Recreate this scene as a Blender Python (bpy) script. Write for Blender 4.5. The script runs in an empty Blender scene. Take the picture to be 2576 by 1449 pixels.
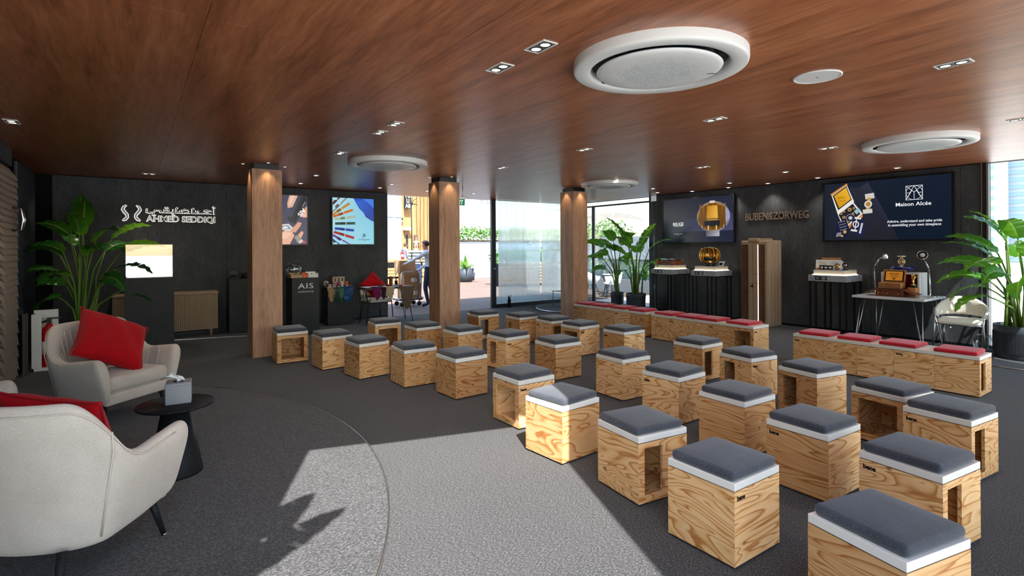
import bpy, bmesh, math, random
from mathutils import Vector, Matrix, noise
PI = math.pi
R = math.radians
random.seed(7)
scene = bpy.context.scene
COL = scene.collection

# ------------------------------------------------------------------ camera
YAW, ROLL = .6147, .0054
FWD = Vector((math.sin(YAW), math.cos(YAW), 0))
RGT0 = Vector((math.cos(YAW), -math.sin(YAW), 0))
UP0 = Vector((0, 0, 1))
RGT = RGT0 * math.cos(ROLL) - UP0 * math.sin(ROLL)
UPV = RGT0 * math.sin(ROLL) + UP0 * math.cos(ROLL)
cam_d = bpy.data.cameras.new('camera')
cam = bpy.data.objects.new('camera', cam_d)
COL.objects.link(cam)
cam_d.sensor_width = 36
cam_d.lens = 36 * 1348 / 2576
cam_d.shift_y = -105.1 / 2576
cam_d.clip_start = .05
cam_d.clip_end = 600
m = Matrix.Identity(4)
for i in range(3):
    m[i][0], m[i][1], m[i][2] = RGT[i], UPV[i], -FWD[i]
m[0][3], m[1][3], m[2][3] = 0, 0, 1.6
cam.matrix_world = m
scene.camera = cam

# ------------------------------------------------------------------ sky, sun, exposure
SUN_AZ = Vector((.38, .925, 0)).normalized()      # the way the light travels over the ground
SUN_EL = R(51)
w = bpy.data.worlds.new('sky')
scene.world = w
w.use_nodes = True
nt = w.node_tree
nt.nodes.clear()
sky = nt.nodes.new('ShaderNodeTexSky')
sky.sky_type = 'NISHITA'
sky.sun_disc = False
sky.sun_elevation = SUN_EL
sky.sun_rotation = math.atan2(-SUN_AZ.x, -SUN_AZ.y)
sky.air_density = 1.3
sky.dust_density = 1.0
sky.ozone_density = 1.0
bg = nt.nodes.new('ShaderNodeBackground')
bg.inputs['Strength'].default_value = .55
wo = nt.nodes.new('ShaderNodeOutputWorld')
nt.links.new(sky.outputs[0], bg.inputs['Color'])
nt.links.new(bg.outputs[0], wo.inputs['Surface'])
sd = bpy.data.lights.new('sun', 'SUN')
sd.energy = 16.0
sd.color = (1.0, .97, .92)
sd.angle = R(.55)
sun = bpy.data.objects.new('sun', sd)
COL.objects.link(sun)
tr = Vector((SUN_AZ.x * math.cos(SUN_EL), SUN_AZ.y * math.cos(SUN_EL), -math.sin(SUN_EL)))
sun.rotation_euler = tr.to_track_quat('-Z', 'Y').to_euler()
sun.location = (0, -10, 15)
vs = scene.view_settings
vs.view_transform = 'Standard'
vs.look = 'None'
vs.gamma = 1.0
vs.use_curve_mapping = False
vs.exposure = 0.0
LAMP = 1.7            # one factor for all the room's downlights
scene.cycles.max_bounces = 10
scene.cycles.diffuse_bounces = 5
scene.cycles.transparent_max_bounces = 24
scene.cycles.caustics_reflective = False
scene.cycles.caustics_refractive = False
scene.cycles.sample_clamp_indirect = 6.0

# ------------------------------------------------------------------ helpers
def srgb(h, g=None, b=None):
    if g is not None:
        c = [h / 255, g / 255, b / 255]
    else:
        c = [int(h[i:i + 2], 16) / 255 for i in (0, 2, 4)]
    return tuple((x / 12.92 if x <= .04045 else ((x + .055) / 1.055) ** 2.4) for x in c) + (1,)

MATS = {}
def mat(name, col=(.5, .5, .5, 1), rough=.5, metal=0., spec=.5, emit=None, estr=0., trans=0., alpha=1., ior=1.45, sheen=0., coat=0., sub=0.):
    if name in MATS:
        return MATS[name]
    mt = bpy.data.materials.new(name)
    mt.use_nodes = True
    b = mt.node_tree.nodes['Principled BSDF']
    b.inputs['Base Color'].default_value = tuple(col[:3]) + (1,)
    b.inputs['Roughness'].default_value = rough
    b.inputs['Metallic'].default_value = metal
    b.inputs['Specular IOR Level'].default_value = spec
    b.inputs['IOR'].default_value = ior
    b.inputs['Transmission Weight'].default_value = trans
    b.inputs['Alpha'].default_value = alpha
    b.inputs['Sheen Weight'].default_value = sheen
    b.inputs['Coat Weight'].default_value = coat
    if emit:
        b.inputs['Emission Color'].default_value = tuple(emit[:3]) + (1,)
        b.inputs['Emission Strength'].default_value = estr
    MATS[name] = mt
    return mt

class NT:
    """small wrapper to write node trees in few lines"""
    def __init__(s, mt):
        s.t = mt.node_tree
        s.b = s.t.nodes['Principled BSDF']
    def n(s, typ, **kw):
        nd = s.t.nodes.new('ShaderNode' + typ)
        for k, v in kw.items():
            if k.startswith('_'):
                nd.inputs[int(k[1:])].default_value = v
            elif k in nd.inputs:
                nd.inputs[k].default_value = v
            else:
                setattr(nd, k, v)
        return nd
    def l(s, a, b):
        s.t.links.new(a, b)
    def coords(s, scale=(1, 1, 1), rnd=0., which='Object', rot=(0, 0, 0)):
        tc = s.n('TexCoord')
        mp = s.n('Mapping')
        mp.inputs['Scale'].default_value = scale
        mp.inputs['Rotation'].default_value = rot
        s.l(tc.outputs[which], mp.inputs['Vector'])
        if rnd:
            oi = s.n('ObjectInfo')
            cb = s.n('CombineXYZ')
            for i, k in enumerate((rnd, rnd * 1.7, rnd * 2.3)):
                mm = s.n('Math', operation='MULTIPLY')
                mm.inputs[1].default_value = k
                s.l(oi.outputs['Random'], mm.inputs[0])
                s.l(mm.outputs[0], cb.inputs[i])
            s.l(cb.outputs[0], mp.inputs['Location'])
        return mp.outputs[0]
    def noise(s, vec, scale=5, detail=4, rough=.5, dist=0.):
        nd = s.n('TexNoise')
        nd.inputs['Scale'].default_value = scale
        nd.inputs['Detail'].default_value = detail
        nd.inputs['Roughness'].default_value = rough
        nd.inputs['Distortion'].default_value = dist
        s.l(vec, nd.inputs['Vector'])
        return nd.outputs[0]
    def ramp(s, fac, stops, interp='LINEAR'):
        nd = s.n('ValToRGB')
        cr = nd.color_ramp
        cr.interpolation = interp
        while len(cr.elements) < len(stops):
            cr.elements.new(.5)
        for e, (p, c) in zip(cr.elements, stops):
            e.position = p
            e.color = tuple(c[:3]) + (1,)
        s.l(fac, nd.inputs[0])
        return nd.outputs[0]
    def math(s, op, a, b=None):
        nd = s.n('Math', operation=op)
        for i, x in enumerate((a, b)):
            if x is None:
                continue
            if isinstance(x, (int, float)):
                nd.inputs[i].default_value = x
            else:
                s.l(x, nd.inputs[i])
        return nd.outputs[0]
    def mix(s, fac, a, b, typ='MIX'):
        nd = s.n('MixRGB', blend_type=typ)
        for i, x in enumerate((fac, a, b)):
            if isinstance(x, (int, float)):
                nd.inputs[i].default_value = x
            elif isinstance(x, (tuple, list)):
                nd.inputs[i].default_value = tuple(x[:3]) + (1,)
            else:
                s.l(x, nd.inputs[i])
        return nd.outputs[0]
    def bump(s, h, strength=.3, dist=.002):
        nd = s.n('Bump')
        nd.inputs['Strength'].default_value = strength
        nd.inputs['Distance'].default_value = dist
        s.l(h, nd.inputs['Height'])
        s.l(nd.outputs[0], s.b.inputs['Normal'])
    def color(s, c):
        s.l(c, s.b.inputs['Base Color'])

class MB:
    """collects faces, builds ONE mesh object"""
    def __init__(s):
        s.v, s.f, s.mi, s.sm = [], [], [], []
        s.M = None
    def add(s, vs, fs, mi=0, smooth=False):
        o = len(s.v)
        for p in vs:
            p = Vector(p)
            s.v.append(s.M @ p if s.M else p)
        for f in fs:
            s.f.append([o + i for i in f])
            s.mi.append(mi)
            s.sm.append(smooth)
        return s
    def box(s, c, d, rz=0, mi=0, rx=0, ry=0):
        x, y, z = d[0] / 2, d[1] / 2, d[2] / 2
        q = [(-x, -y, -z), (x, -y, -z), (x, y, -z), (-x, y, -z), (-x, -y, z), (x, -y, z), (x, y, z), (-x, y, z)]
        rm = Matrix.Rotation(rz, 3, 'Z') @ Matrix.Rotation(ry, 3, 'Y') @ Matrix.Rotation(rx, 3, 'X')
        q = [Vector(c) + rm @ Vector(p) for p in q]
        return s.add(q, [(3, 2, 1, 0), (4, 5, 6, 7), (0, 1, 5, 4), (1, 2, 6, 5), (2, 3, 7, 6), (3, 0, 4, 7)], mi)
    def b2(s, a, b, mi=0):
        return s.box([(a[i] + b[i]) / 2 for i in range(3)], [abs(b[i] - a[i]) for i in range(3)], 0, mi)
    def rbox(s, c, d, r, n=3, rz=0, mi=0, crown=0., tilt=0.):
        """rounded box"""
        h = [x / 2 for x in d]
        r = min(r, min(h) * .999)
        k = [max(2, 2 * n + 2) for _ in d]
        rm = Matrix.Rotation(rz, 3, 'Z') @ Matrix.Rotation(tilt, 3, 'X')
        def ax(hh):
            i = hh - r
            L = [-hh + r - r * math.cos(PI / 2 * t / n) for t in range(n)] + [-i] if r else []
            L = [-i - r * math.cos(PI / 2 * t / n) for t in range(n)] + [-i]
            if crown and i > .05:
                L += [-i * .5, 0, i * .5]
            L += [i] + [i + r * math.sin(PI / 2 * (t + 1) / n) for t in range(n)]
            return L
        A = [ax(x) for x in h]
        vid = {}
        vs, fs = [], []
        def vert(p):
            key = tuple(round(q, 6) for q in p)
            if key in vid:
                return vid[key]
            inn = [max(-(h[i] - r), min(h[i] - r, p[i])) for i in range(3)]
            dv = Vector([p[i] - inn[i] for i in range(3)])
            if dv.length > 1e-9:
                mx = max(abs(q) for q in dv)
                dv = dv.normalized() * r * 1.0 if mx > r * .999 or sum(abs(q) > 1e-9 for q in dv) >= 1 else dv
            q = Vector(inn) + dv
            if crown and q.z > 0:
                q.z += crown * (1 - (q.x / h[0]) ** 2) * (1 - (q.y / h[1]) ** 2)
            vid[key] = len(vs)
            vs.append(Vector(c) + rm @ q)
            return vid[key]
        for a in range(3):
            u, w_ = (a + 1) % 3, (a + 2) % 3
            for sg in (-1, 1):
                for i in range(len(A[u]) - 1):
                    for j in range(len(A[w_]) - 1):
                        q = []
                        for (ii, jj) in ((i, j), (i + 1, j), (i + 1, j + 1), (i, j + 1)):
                            p = [0, 0, 0]
                            p[a] = sg * h[a]
                            p[u] = A[u][ii]
                            p[w_] = A[w_][jj]
                            q.append(vert(p))
                        q = list(dict.fromkeys(q))
                        if len(q) > 2:
                            fs.append(q if sg > 0 else q[::-1])
        return s.add(vs, fs, mi, True)
    def tube(s, pts, r, seg=8, mi=0, cap=True, closed=False):
        pts = [Vector(p) for p in pts]
        n = len(pts)
        rs = r if isinstance(r, (list, tuple)) else [r] * n
        rings = []
        up = None
        for i, p in enumerate(pts):
            if closed:
                t = pts[(i + 1) % n] - pts[i - 1]
            else:
                t = (pts[min(i + 1, n - 1)] - pts[max(i - 1, 0)])
            t.normalize()
            if up is None:
                up = Vector((0, 0, 1)) if abs(t.z) < .95 else Vector((1, 0, 0))
            a = t.cross(up)
            if a.length < 1e-6:
                a = t.orthogonal()
            a.normalize()
            b = a.cross(t)
            up = b
            rings.append([p + (a * math.cos(2 * PI * k / seg) + b * math.sin(2 * PI * k / seg)) * rs[i] for k in range(seg)])
        vs = [q for ring in rings for q in ring]
        fs = []
        for i in range(n if closed else n - 1):
            for k in range(seg):
                a0, a1 = i * seg + k, i * seg + (k + 1) % seg
                j = (i + 1) % n
                b0, b1 = j * seg + k, j * seg + (k + 1) % seg
                fs.append((a0, b0, b1, a1))
        if cap and not closed:
            fs.append(tuple(range(seg)))
            fs.append(tuple((n - 1) * seg + k for k in range(seg))[::-1])
        return s.add(vs, fs, mi, True)
    def lathe(s, prof, seg=24, c=(0, 0, 0), mi=0, smooth=True, a0=0, a1=2 * PI):
        full = abs(a1 - a0 - 2 * PI) < 1e-6
        m_ = seg if full else seg + 1
        vs, fs = [], []
        for (r, z) in prof:
            for k in range(m_):
                a = a0 + (a1 - a0) * k / seg
                vs.append((c[0] + r * math.cos(a), c[1] + r * math.sin(a), c[2] + z))
        for i in range(len(prof) - 1):
            for k in range(seg):
                k2 = (k + 1) % m_
                fs.append((i * m_ + k, i * m_ + k2, (i + 1) * m_ + k2, (i + 1) * m_ + k))
        return s.add(vs, fs, mi, smooth)
    def prism(s, poly, z0, z1, mi=0, smooth=False):
        n = len(poly)
        vs = [(p[0], p[1], z0) for p in poly] + [(p[0], p[1], z1) for p in poly]
        fs = [tuple(range(n))[::-1], tuple(range(n, 2 * n))] + [(i, (i + 1) % n, n + (i + 1) % n, n + i) for i in range(n)]
        return s.add(vs, fs, mi, smooth)
    def sphere(s, c, r, seg=16, rg=10, mi=0, sc=(1, 1, 1)):
        prof = [(math.sin(PI * i / rg), -math.cos(PI * i / rg)) for i in range(rg + 1)]
        vs, fs = [], []
        for (a, z) in prof:
            for k in range(seg):
                t = 2 * PI * k / seg
                vs.append((c[0] + r * sc[0] * a * math.cos(t), c[1] + r * sc[1] * a * math.sin(t), c[2] + r * sc[2] * z))
        for i in range(rg):
            for k in range(seg):
                k2 = (k + 1) % seg
                fs.append((i * seg + k, i * seg + k2, (i + 1) * seg + k2, (i + 1) * seg + k))
        return s.add(vs, fs, mi, True)
    def mesh(s, name, mats):
        me = bpy.data.meshes.new(name)
        me.from_pydata([tuple(p) for p in s.v], [], s.f)
        if not isinstance(mats, (list, tuple)):
            mats = [mats]
        for x in mats:
            me.materials.append(x)
        me.polygons.foreach_set('material_index', s.mi)
        me.polygons.foreach_set('use_smooth', s.sm)
        bm = bmesh.new()
        bm.from_mesh(me)
        bmesh.ops.remove_doubles(bm, verts=bm.verts, dist=1e-6)
        bmesh.ops.recalc_face_normals(bm, faces=bm.faces)
        bm.to_mesh(me)
        bm.free()
        me.update()
        return me
    def build(s, name, mats, parent=None, loc=(0, 0, 0), rz=0, bev=0, seg=2, **kw):
        return obj(name, s.mesh(name, mats), parent, loc, rz, bev, seg, **kw)

def obj(name, me, parent=None, loc=(0, 0, 0), rz=0, bev=0, seg=2, label=None, cat=None, group=None, kind=None):
    o = bpy.data.objects.new(name, me)
    COL.objects.link(o)
    o.location = loc
    o.rotation_euler = (0, 0, rz) if not isinstance(rz, (tuple, list)) else rz
    if parent:
        o.parent = parent
    if bev:
        md = o.modifiers.new('bevel', 'BEVEL')
        md.width = bev
        md.segments = seg
        md.limit_method = 'ANGLE'
        md.angle_limit = R(40)
    tag(o, label, cat, group, kind)
    return o

def tag(o, label=None, cat=None, group=None, kind=None):
    if label: o['label'] = label
    if cat: o['category'] = cat
    if group: o['group'] = group
    if kind: o['kind'] = kind
    return o

def thing(name, label, cat, loc=(0, 0, 0), rz=0, group=None):
    o = bpy.data.objects.new(name, None)
    COL.objects.link(o)
    o.empty_display_size = .1
    o.location = loc
    o.rotation_euler = (0, 0, rz) if not isinstance(rz, (tuple, list)) else rz
    return tag(o, label, cat, group)

def struct(name, mb, mats, parent=None, label=None, bev=0):
    return mb.build(name, mats, parent, kind=None if parent else 'structure', label=label, bev=bev)

def copy_tree(o, parent=None, loc=None, rz=None, label=None, group=None):
    c = o.copy()
    COL.objects.link(c)
    c.parent = parent
    if loc is not None: c.location = loc
    if rz is not None: c.rotation_euler = (0, 0, rz)
    if label: c['label'] = label
    if group: c['group'] = group
    for ch in [x for x in list(bpy.data.objects) if x.parent == o]:
        copy_tree(ch, c)
    return c

def text_mesh(body, size, extrude=.002, offset=0., align='CENTER', shear=0., space=1.):
    cu = bpy.data.curves.new('text', 'FONT')
    cu.body = body
    cu.size = size
    cu.extrude = extrude
    cu.offset = offset
    cu.align_x = align
    cu.align_y = 'CENTER'
    cu.shear = shear
    cu.space_character = space
    cu.resolution_u = 3
    o = bpy.data.objects.new('text', cu)
    COL.objects.link(o)
    dg = bpy.context.evaluated_depsgraph_get()
    me = bpy.data.meshes.new_from_object(o.evaluated_get(dg))
    bpy.data.objects.remove(o)
    bpy.data.curves.remove(cu)
    return me

def text_obj(name, body, size, mt, parent, loc, rot, extrude=.002, offset=0., align='CENTER', sx=1., space=1., **kw):
    me = text_mesh(body, size, extrude, offset, align, space=space)
    me.materials.clear()
    me.materials.append(mt)
    o = obj(name, me, parent, loc, rot, **kw)
    o.scale = (sx, 1, 1)
    return o

WALLX = (PI / 2, 0, -PI / 2)     # text on a wall whose face looks to -X
WALLY = (PI / 2, 0, 0)           # text on a wall whose face looks to -Y

# ------------------------------------------------------------------ materials
def wood_streak(name, c1, c2, c3, axis, fine, broad, rough, spec=.5, rnd=0., coat=0.):
    """fine streaky veneer, streaks along one axis"""
    mt = mat(name, rough=rough, spec=spec, coat=coat)
    t = NT(mt)
    lo = .09
    sc = [1, 1, 1]
    sc[axis] = lo
    v = t.coords(tuple(sc), rnd)
    a = t.noise(v, fine, 5, .6, .3)
    b = t.noise(v, broad, 3, .5, .6)
    f = t.math('ADD', t.math('MULTIPLY', a, .55), t.math('MULTIPLY', b, .45))
    t.color(t.ramp(f, [(.30, c1), (.5, c2), (.70, c3)]))
    t.bump(a, .08, .001)
    return mt

M_ceil = wood_streak('ceiling_veneer', srgb(108, 60, 35), srgb(160, 97, 62), srgb(192, 126, 87), 1, 46, 7, .33, .95, .0)
M_col = wood_streak('column_veneer', srgb(136, 100, 80), srgb(182, 142, 116), srgb(204, 166, 140), 2, 60, 9, .5, .4, 3.)

def carpet(name, k=1.):
    mt = mat(name, rough=1., spec=.1, sheen=.15)
    t = NT(mt)
    v = t.coords((1, 1, 1))
    v2 = t.coords((.35, 1, 1), rot=(0, 0, R(28)))
    a = t.noise(v2, 190, 2, .7)
    b = t.noise(v, 95, 2, .6)
    c = t.noise(v, 1.3, 4, .6)
    f = t.math('ADD', t.math('MULTIPLY', a, .66), t.math('MULTIPLY', b, .34))
    base = t.ramp(f, [(.36, (.012 * k, .013 * k, .016 * k)), (.5, (.080 * k, .081 * k, .088 * k)), (.64, (.30 * k, .30 * k, .31 * k))])
    t.color(t.mix(.18, base, t.ramp(c, [(.3, (.055 * k,) * 3), (.7, (.13 * k,) * 3)]), 'MIX'))
    t.bump(f, .55, .006)
    return mt
M_carpet = carpet('carpet_grey', .48)
M_carpet2 = carpet('carpet_platform', .54)

def slate(name, k=1., rough=.62):
    mt = mat(name, rough=rough, spec=.35)
    t = NT(mt)
    v = t.coords((1, 1, .45))
    v2 = t.coords((1.6, 1.6, .5), rot=(0, R(20), 0))
    a = t.noise(v2, 22, 6, .65, .8)
    b = t.noise(v, 2.2, 4, .6, .5)
    f = t.math('ADD', t.math('MULTIPLY', a, .5), t.math('MULTIPLY', b, .5))
    t.color(t.ramp(f, [(.30, (.017 * k, .021 * k, .026 * k)), (.52, (.048 * k, .053 * k, .061 * k)), (.70, (.088 * k, .093 * k, .101 * k))]))
    t.bump(a, .15, .003)
    return mt
M_slate = slate('slate_wall', 1.25)
M_plinth = slate('charcoal_plinth', .55, .5)
M_stone = slate('concrete_slab', 7.5, .5)

def plywood(name, seed=0.):
    mt = mat(name, rough=.48, spec=.4)
    t = NT(mt)
    tc = t.n('TexCoord')
    oi = t.n('ObjectInfo')
    cb = t.n('CombineXYZ')
    for i, k in enumerate((31., 57., 83.)):
        t.l(t.math('MULTIPLY', oi.outputs['Random'], k), cb.inputs[i])
    mp = t.n('Mapping')
    mp.inputs['Scale'].default_value = (.75, 3.0, 3.3)
    t.l(tc.outputs['Object'], mp.inputs['Vector'])
    ad = t.n('VectorMath', operation='ADD')
    t.l(mp.outputs[0], ad.inputs[0])
    t.l(cb.outputs[0], ad.inputs[1])
    big = t.noise(ad.outputs[0], 1.7, 2.0, .42, .9)
    s1 = t.math('MULTIPLY', big, 13.)
    fr = t.math('FRACT', s1)
    fm = t.n('Mapping')
    fm.inputs['Scale'].default_value = (3., 60., 60.)
    t.l(tc.outputs['Object'], fm.inputs['Vector'])
    sm = t.noise(fm.outputs[0], 2.2, 3, .6, .2)
    line = t.ramp(fr, [(0, (.15,) * 3), (.10, (0,) * 3), (.62, (.28,) * 3), (.90, (1,) * 3), (1, (.15,) * 3)])
    k = t.math('ADD', t.math('MULTIPLY', line, .62), t.math('MULTIPLY', sm, .42))
    colr = t.ramp(k, [(.10, srgb(240, 208, 164)), (.45, srgb(224, 178, 122)), (.85, srgb(176, 116, 62))])
    # tone from panel to panel
    r2 = t.math('FRACT', t.math('MULTIPLY', oi.outputs['Random'], 17.3))
    tone = t.ramp(r2, [(0, (.62, .50, .40)), (.45, (.90, .82, .72)), (1, (1.16, 1.15, 1.12))])
    colr = t.mix(1., colr, tone, 'MULTIPLY')
    # knots
    mp2 = t.n('Mapping')
    mp2.inputs['Scale'].default_value = (2.4, 3.2, 3.2)
    t.l(tc.outputs['Object'], mp2.inputs['Vector'])
    ad2 = t.n('VectorMath', operation='ADD')
    t.l(mp2.outputs[0], ad2.inputs[0])
    t.l(cb.outputs[0], ad2.inputs[1])
    vo = t.n('TexVoronoi')
    vo.inputs['Scale'].default_value = 1.6
    vo.inputs['Randomness'].default_value = 1.
    t.l(ad2.outputs[0], vo.inputs['Vector'])
    kn = t.ramp(vo.outputs['Distance'], [(.0, (1,) * 3), (.05, (.9,) * 3), (.085, (0,) * 3)])
    colr = t.mix(t.math('MULTIPLY', kn, .8), colr, srgb(96, 44, 22))
    t.color(colr)
    return mt
M_ply = plywood('plywood')

def fabric(name, c1, c2, sc=420, rough=.95, bump=.3, sheen=.3, weave=(1, .35, 1)):
    mt = mat(name, rough=rough, spec=.15, sheen=sheen)
    t = NT(mt)
    v = t.coords(weave)
    a = t.noise(v, sc, 3, .7)
    b = t.noise(t.coords((1, 1, 1)), 7, 3, .5)
    f = t.math('ADD', t.math('MULTIPLY', a, .75), t.math('MULTIPLY', b, .25))
    t.color(t.ramp(f, [(.3, c1), (.7, c2)]))
    t.bump(a, bump, .0015)
    return mt
M_cush = fabric('cushion_charcoal', srgb(38, 42, 51), srgb(82, 87, 98), 300)
M_red = fabric('cushion_red', srgb(150, 14, 34), srgb(196, 28, 52), 420)
M_pillow = fabric('pillow_red', srgb(150, 6, 16), srgb(190, 14, 28), 500, .85, .2, .1)
M_beige = fabric('armchair_beige', srgb(176, 168, 158), srgb(216, 208, 198), 260, .95, .45, .35, (1, .6, 1))
M_seam = mat('seam_thread', srgb(206, 198, 186), .9)
M_cream = fabric('cream_upholstery', srgb(214, 208, 196), srgb(238, 234, 224), 300)

M_white = mat('white_laminate', srgb(226, 225, 219), .35, spec=.5)
M_wht = mat('white_paint', srgb(232, 234, 234), .55)
M_ac = mat('appliance_white', srgb(226, 230, 231), .38)
M_acd = mat('vent_dark', (.008, .014, .02, 1), .4)
M_black = mat('black_metal', (.006, .006, .008, 1), .38, spec=.5)
M_blackm = mat('black_matt', (.008, .008, .010, 1), .8, spec=.2)
M_rubber = mat('rubber_black', (.006, .006, .006, 1), .8)
M_blackwood = fabric('black_stained_wood', (.006, .007, .009, 1), (.022, .024, .028, 1), 90, .45, .1, 0., (.2, 1, 1))
M_frame = mat('anodised_dark', (.030, .035, .045, 1), .4, .6)
M_alu = mat('aluminium', (.55, .57, .60, 1), .32, 1.)
M_chrome = mat('chrome', (.82, .84, .86, 1), .12, 1.)
M_gold = mat('gold', (.95, .66, .22, 1), .2, 1.)
M_brass = mat('brass_leaf', (.80, .48, .12, 1), .28, 1.)
M_copper = mat('copper', (.62, .27, .15, 1), .3, 1.)
M_taupe = fabric('taupe_leather', srgb(150, 130, 110), srgb(172, 150, 128), 120, .55, .1, 0.)
M_soil = fabric('soil', (.02, .014, .01, 1), (.12, .08, .05, 1), 60, 1., .6, 0., (1, 1, 1))
M_pot = mat('planter_dark_grey', srgb(58, 64, 74), .55)
M_stem = mat('stem_green', srgb(96, 128, 52), .5)
M_walnut = wood_streak('walnut_box', srgb(66, 32, 20), srgb(104, 56, 36), srgb(134, 78, 52), 0, 70, 12, .4, .4, 2.)
M_oak = wood_streak('oak_box', srgb(150, 98, 56), srgb(190, 136, 86), srgb(212, 164, 112), 0, 60, 8, .45, .4, 2.)
M_card = fabric('cardboard', srgb(150, 112, 80), srgb(178, 138, 102), 40, .9, .05, 0., (1, 1, 1))
M_tape = mat('packing_tape', srgb(206, 170, 120), .35)
M_navy = mat('navy_cloth', srgb(34, 46, 74), .9)

def glass_thin(name, tint=(1, 1, 1), refl=.08, rough=.0):
    mt = bpy.data.materials.new(name)
    mt.use_nodes = True
    t = mt.node_tree
    t.nodes.clear()
    out = t.nodes.new('ShaderNodeOutputMaterial')
    tr_ = t.nodes.new('ShaderNodeBsdfTransparent')
    tr_.inputs[0].default_value = tuple(tint) + (1,)
    gl = t.nodes.new('ShaderNodeBsdfGlossy')
    gl.inputs['Roughness'].default_value = rough
    lw = t.nodes.new('ShaderNodeLayerWeight')
    lw.inputs['Blend'].default_value = .35
    ma = t.nodes.new('ShaderNodeMath')
    ma.operation = 'MULTIPLY_ADD'
    ma.inputs[1].default_value = .5
    ma.inputs[2].default_value = refl * .4
    mx = t.nodes.new('ShaderNodeMixShader')
    t.links.new(lw.outputs['Fresnel'], ma.inputs[0])
    t.links.new(ma.outputs[0], mx.inputs[0])
    t.links.new(tr_.outputs[0], mx.inputs[1])
    t.links.new(gl.outputs[0], mx.inputs[2])
    t.links.new(mx.outputs[0], out.inputs['Surface'])
    return mt
M_glass = glass_thin('clear_glass', (.97, .985, .985))
M_glasst = glass_thin('tinted_glass', (.90, .96, .97))

def frosted(name):
    # reeded film: fine vertical flutes scatter the view sideways
    mt = mat(name, (.88, .96, .975, 1), .06, trans=1., ior=1.18)
    t = NT(mt)
    v = t.coords((1, 0, 0))
    a = t.noise(v, 260, 2, .6)
    t.bump(a, 1., .02)
    tl = t.n('BsdfTranslucent')
    tl.inputs[0].default_value = (.88, .96, .98, 1)
    mx = t.n('MixShader')
    mx.inputs[0].default_value = .22
    t.l(t.b.outputs[0], mx.inputs[1])
    t.l(tl.outputs[0], mx.inputs[2])
    out = [n for n in t.t.nodes if n.type == 'OUTPUT_MATERIAL'][0]
    t.l(mx.outputs[0], out.inputs['Surface'])
    return mt
M_frost = frosted('frosted_film')

def emis(name, c, st):
    return mat(name, (.0, .0, .0, 1), .6, emit=c, estr=st)
M_lamp = emis('lamp_lens', (1, .88, .66), 9.)
M_lampc = emis('lamp_lens_white', (1, .96, .90), 9.)
M_led = emis('led_strip', (1, .86, .70), 7.)
M_halo = emis('sign_backlight', (1, .93, .80), 2.6)
M_gloww = emis('white_print', (1, 1, 1), .95)

# ------------------------------------------------------------------ the room shell
H = 2.834
XR, YB = 10.586, 11.636
fl = MB()
fl.prism([(-2.6, -.3), (1.4, -.3), (10.75, 1.75), (10.75, YB + .02), (-2.6, YB + .02)], -.08, 0)
struct('floor', fl, M_carpet)

# ceiling: veneered sheets with hairline joints, cut open out of view to shape the sunlight
def clip(poly, a, b):
    """keep what lies left of a->b"""
    out = []
    for i in range(len(poly)):
        p, q = poly[i], poly[(i + 1) % len(poly)]
        sp = (b[0] - a[0]) * (p[1] - a[1]) - (b[1] - a[1]) * (p[0] - a[0])
        sq = (b[0] - a[0]) * (q[1] - a[1]) - (b[1] - a[1]) * (q[0] - a[0])
        if sp >= 0:
            out.append(p)
        if (sp >= 0) != (sq >= 0):
            t = sp / (sp - sq)
            out.append((p[0] + (q[0] - p[0]) * t, p[1] + (q[1] - p[1]) * t))
    return out
CE1, CE2 = (.24, 2.19), (2.07, 1.69)             # far edge of an unseen gap, shaped for the carpet's sun patch
CE0, CE3 = (-1.90, -2.35), (.40, -2.40)           # its sides run along the sunbeam; unseen overhang added against other sun
CE5, CE6, CE4 = (8.30, -1.20), (9.33, 1.33), (10.9, 1.62)   # second unseen gap, added to let sun reach the right-hand planter
back = MB()
back.prism([CE0, CE1, CE2, CE3, CE5, CE6, CE4, (10.9, YB + .35), (-3., YB + .35), (-3., -2.35)], H + .012, H + .30)
ceil = struct('ceiling', back, M_blackm)
xs = [-3.1] + [-2.245 + 1.285 * k for k in range(0, 11)]
ys = [-2.5, .5, 3.3, 6.1, 8.9, 12.1]
def area(q):
    return abs(sum(q[k][0] * q[(k + 1) % len(q)][1] - q[(k + 1) % len(q)][0] * q[k][1] for k in range(len(q)))) / 2
def keep(p, *edges):
    for a, b in edges:
        p = clip(p, a, b) if len(p) > 2 else []
    return p
for i in range(len(xs) - 1):
    for j in range(len(ys) - 1):
        g = .0012
        p = [(xs[i] + g, ys[j] + g), (xs[i + 1] - g, ys[j] + g), (xs[i + 1] - g, ys[j + 1] - g), (xs[i] + g, ys[j + 1] - g)]
        xc, xl = CE2[0], CE1[0]
        R_x = ((xc, 99), (xc, -99))
        # left of the sun gap, behind it, between its corner and side, right of it
        xm = CE6[0]
        qs = [keep(p, ((xl, -99), (xl, 99)), (CE0, CE1), ((-9, -2.35), (9, -2.35))),
              keep(p, ((xl, 99), (xl, -99)), ((xc, -99), (xc, 99)), (CE1, CE2)),
              keep(p, R_x, ((xm, -99), (xm, 99)), (CE3, CE5), (CE5, CE6)),
              keep(p, ((xm, 99), (xm, -99)), (CE6, CE4), ((11.0, -99), (11.0, 99))),
              keep(p, ((xc, -99), (xc, 99)), (CE2, CE3), (CE3, CE5), (CE2, CE1))]
        qs = [q for q in qs if len(q) > 2 and area(q) > .003]
        if qs:
            mb = MB()
            for q in qs:
                mb.prism(q, H, H + .012)
            mb.build('ceiling_panel', M_ceil, ceil)

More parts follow.
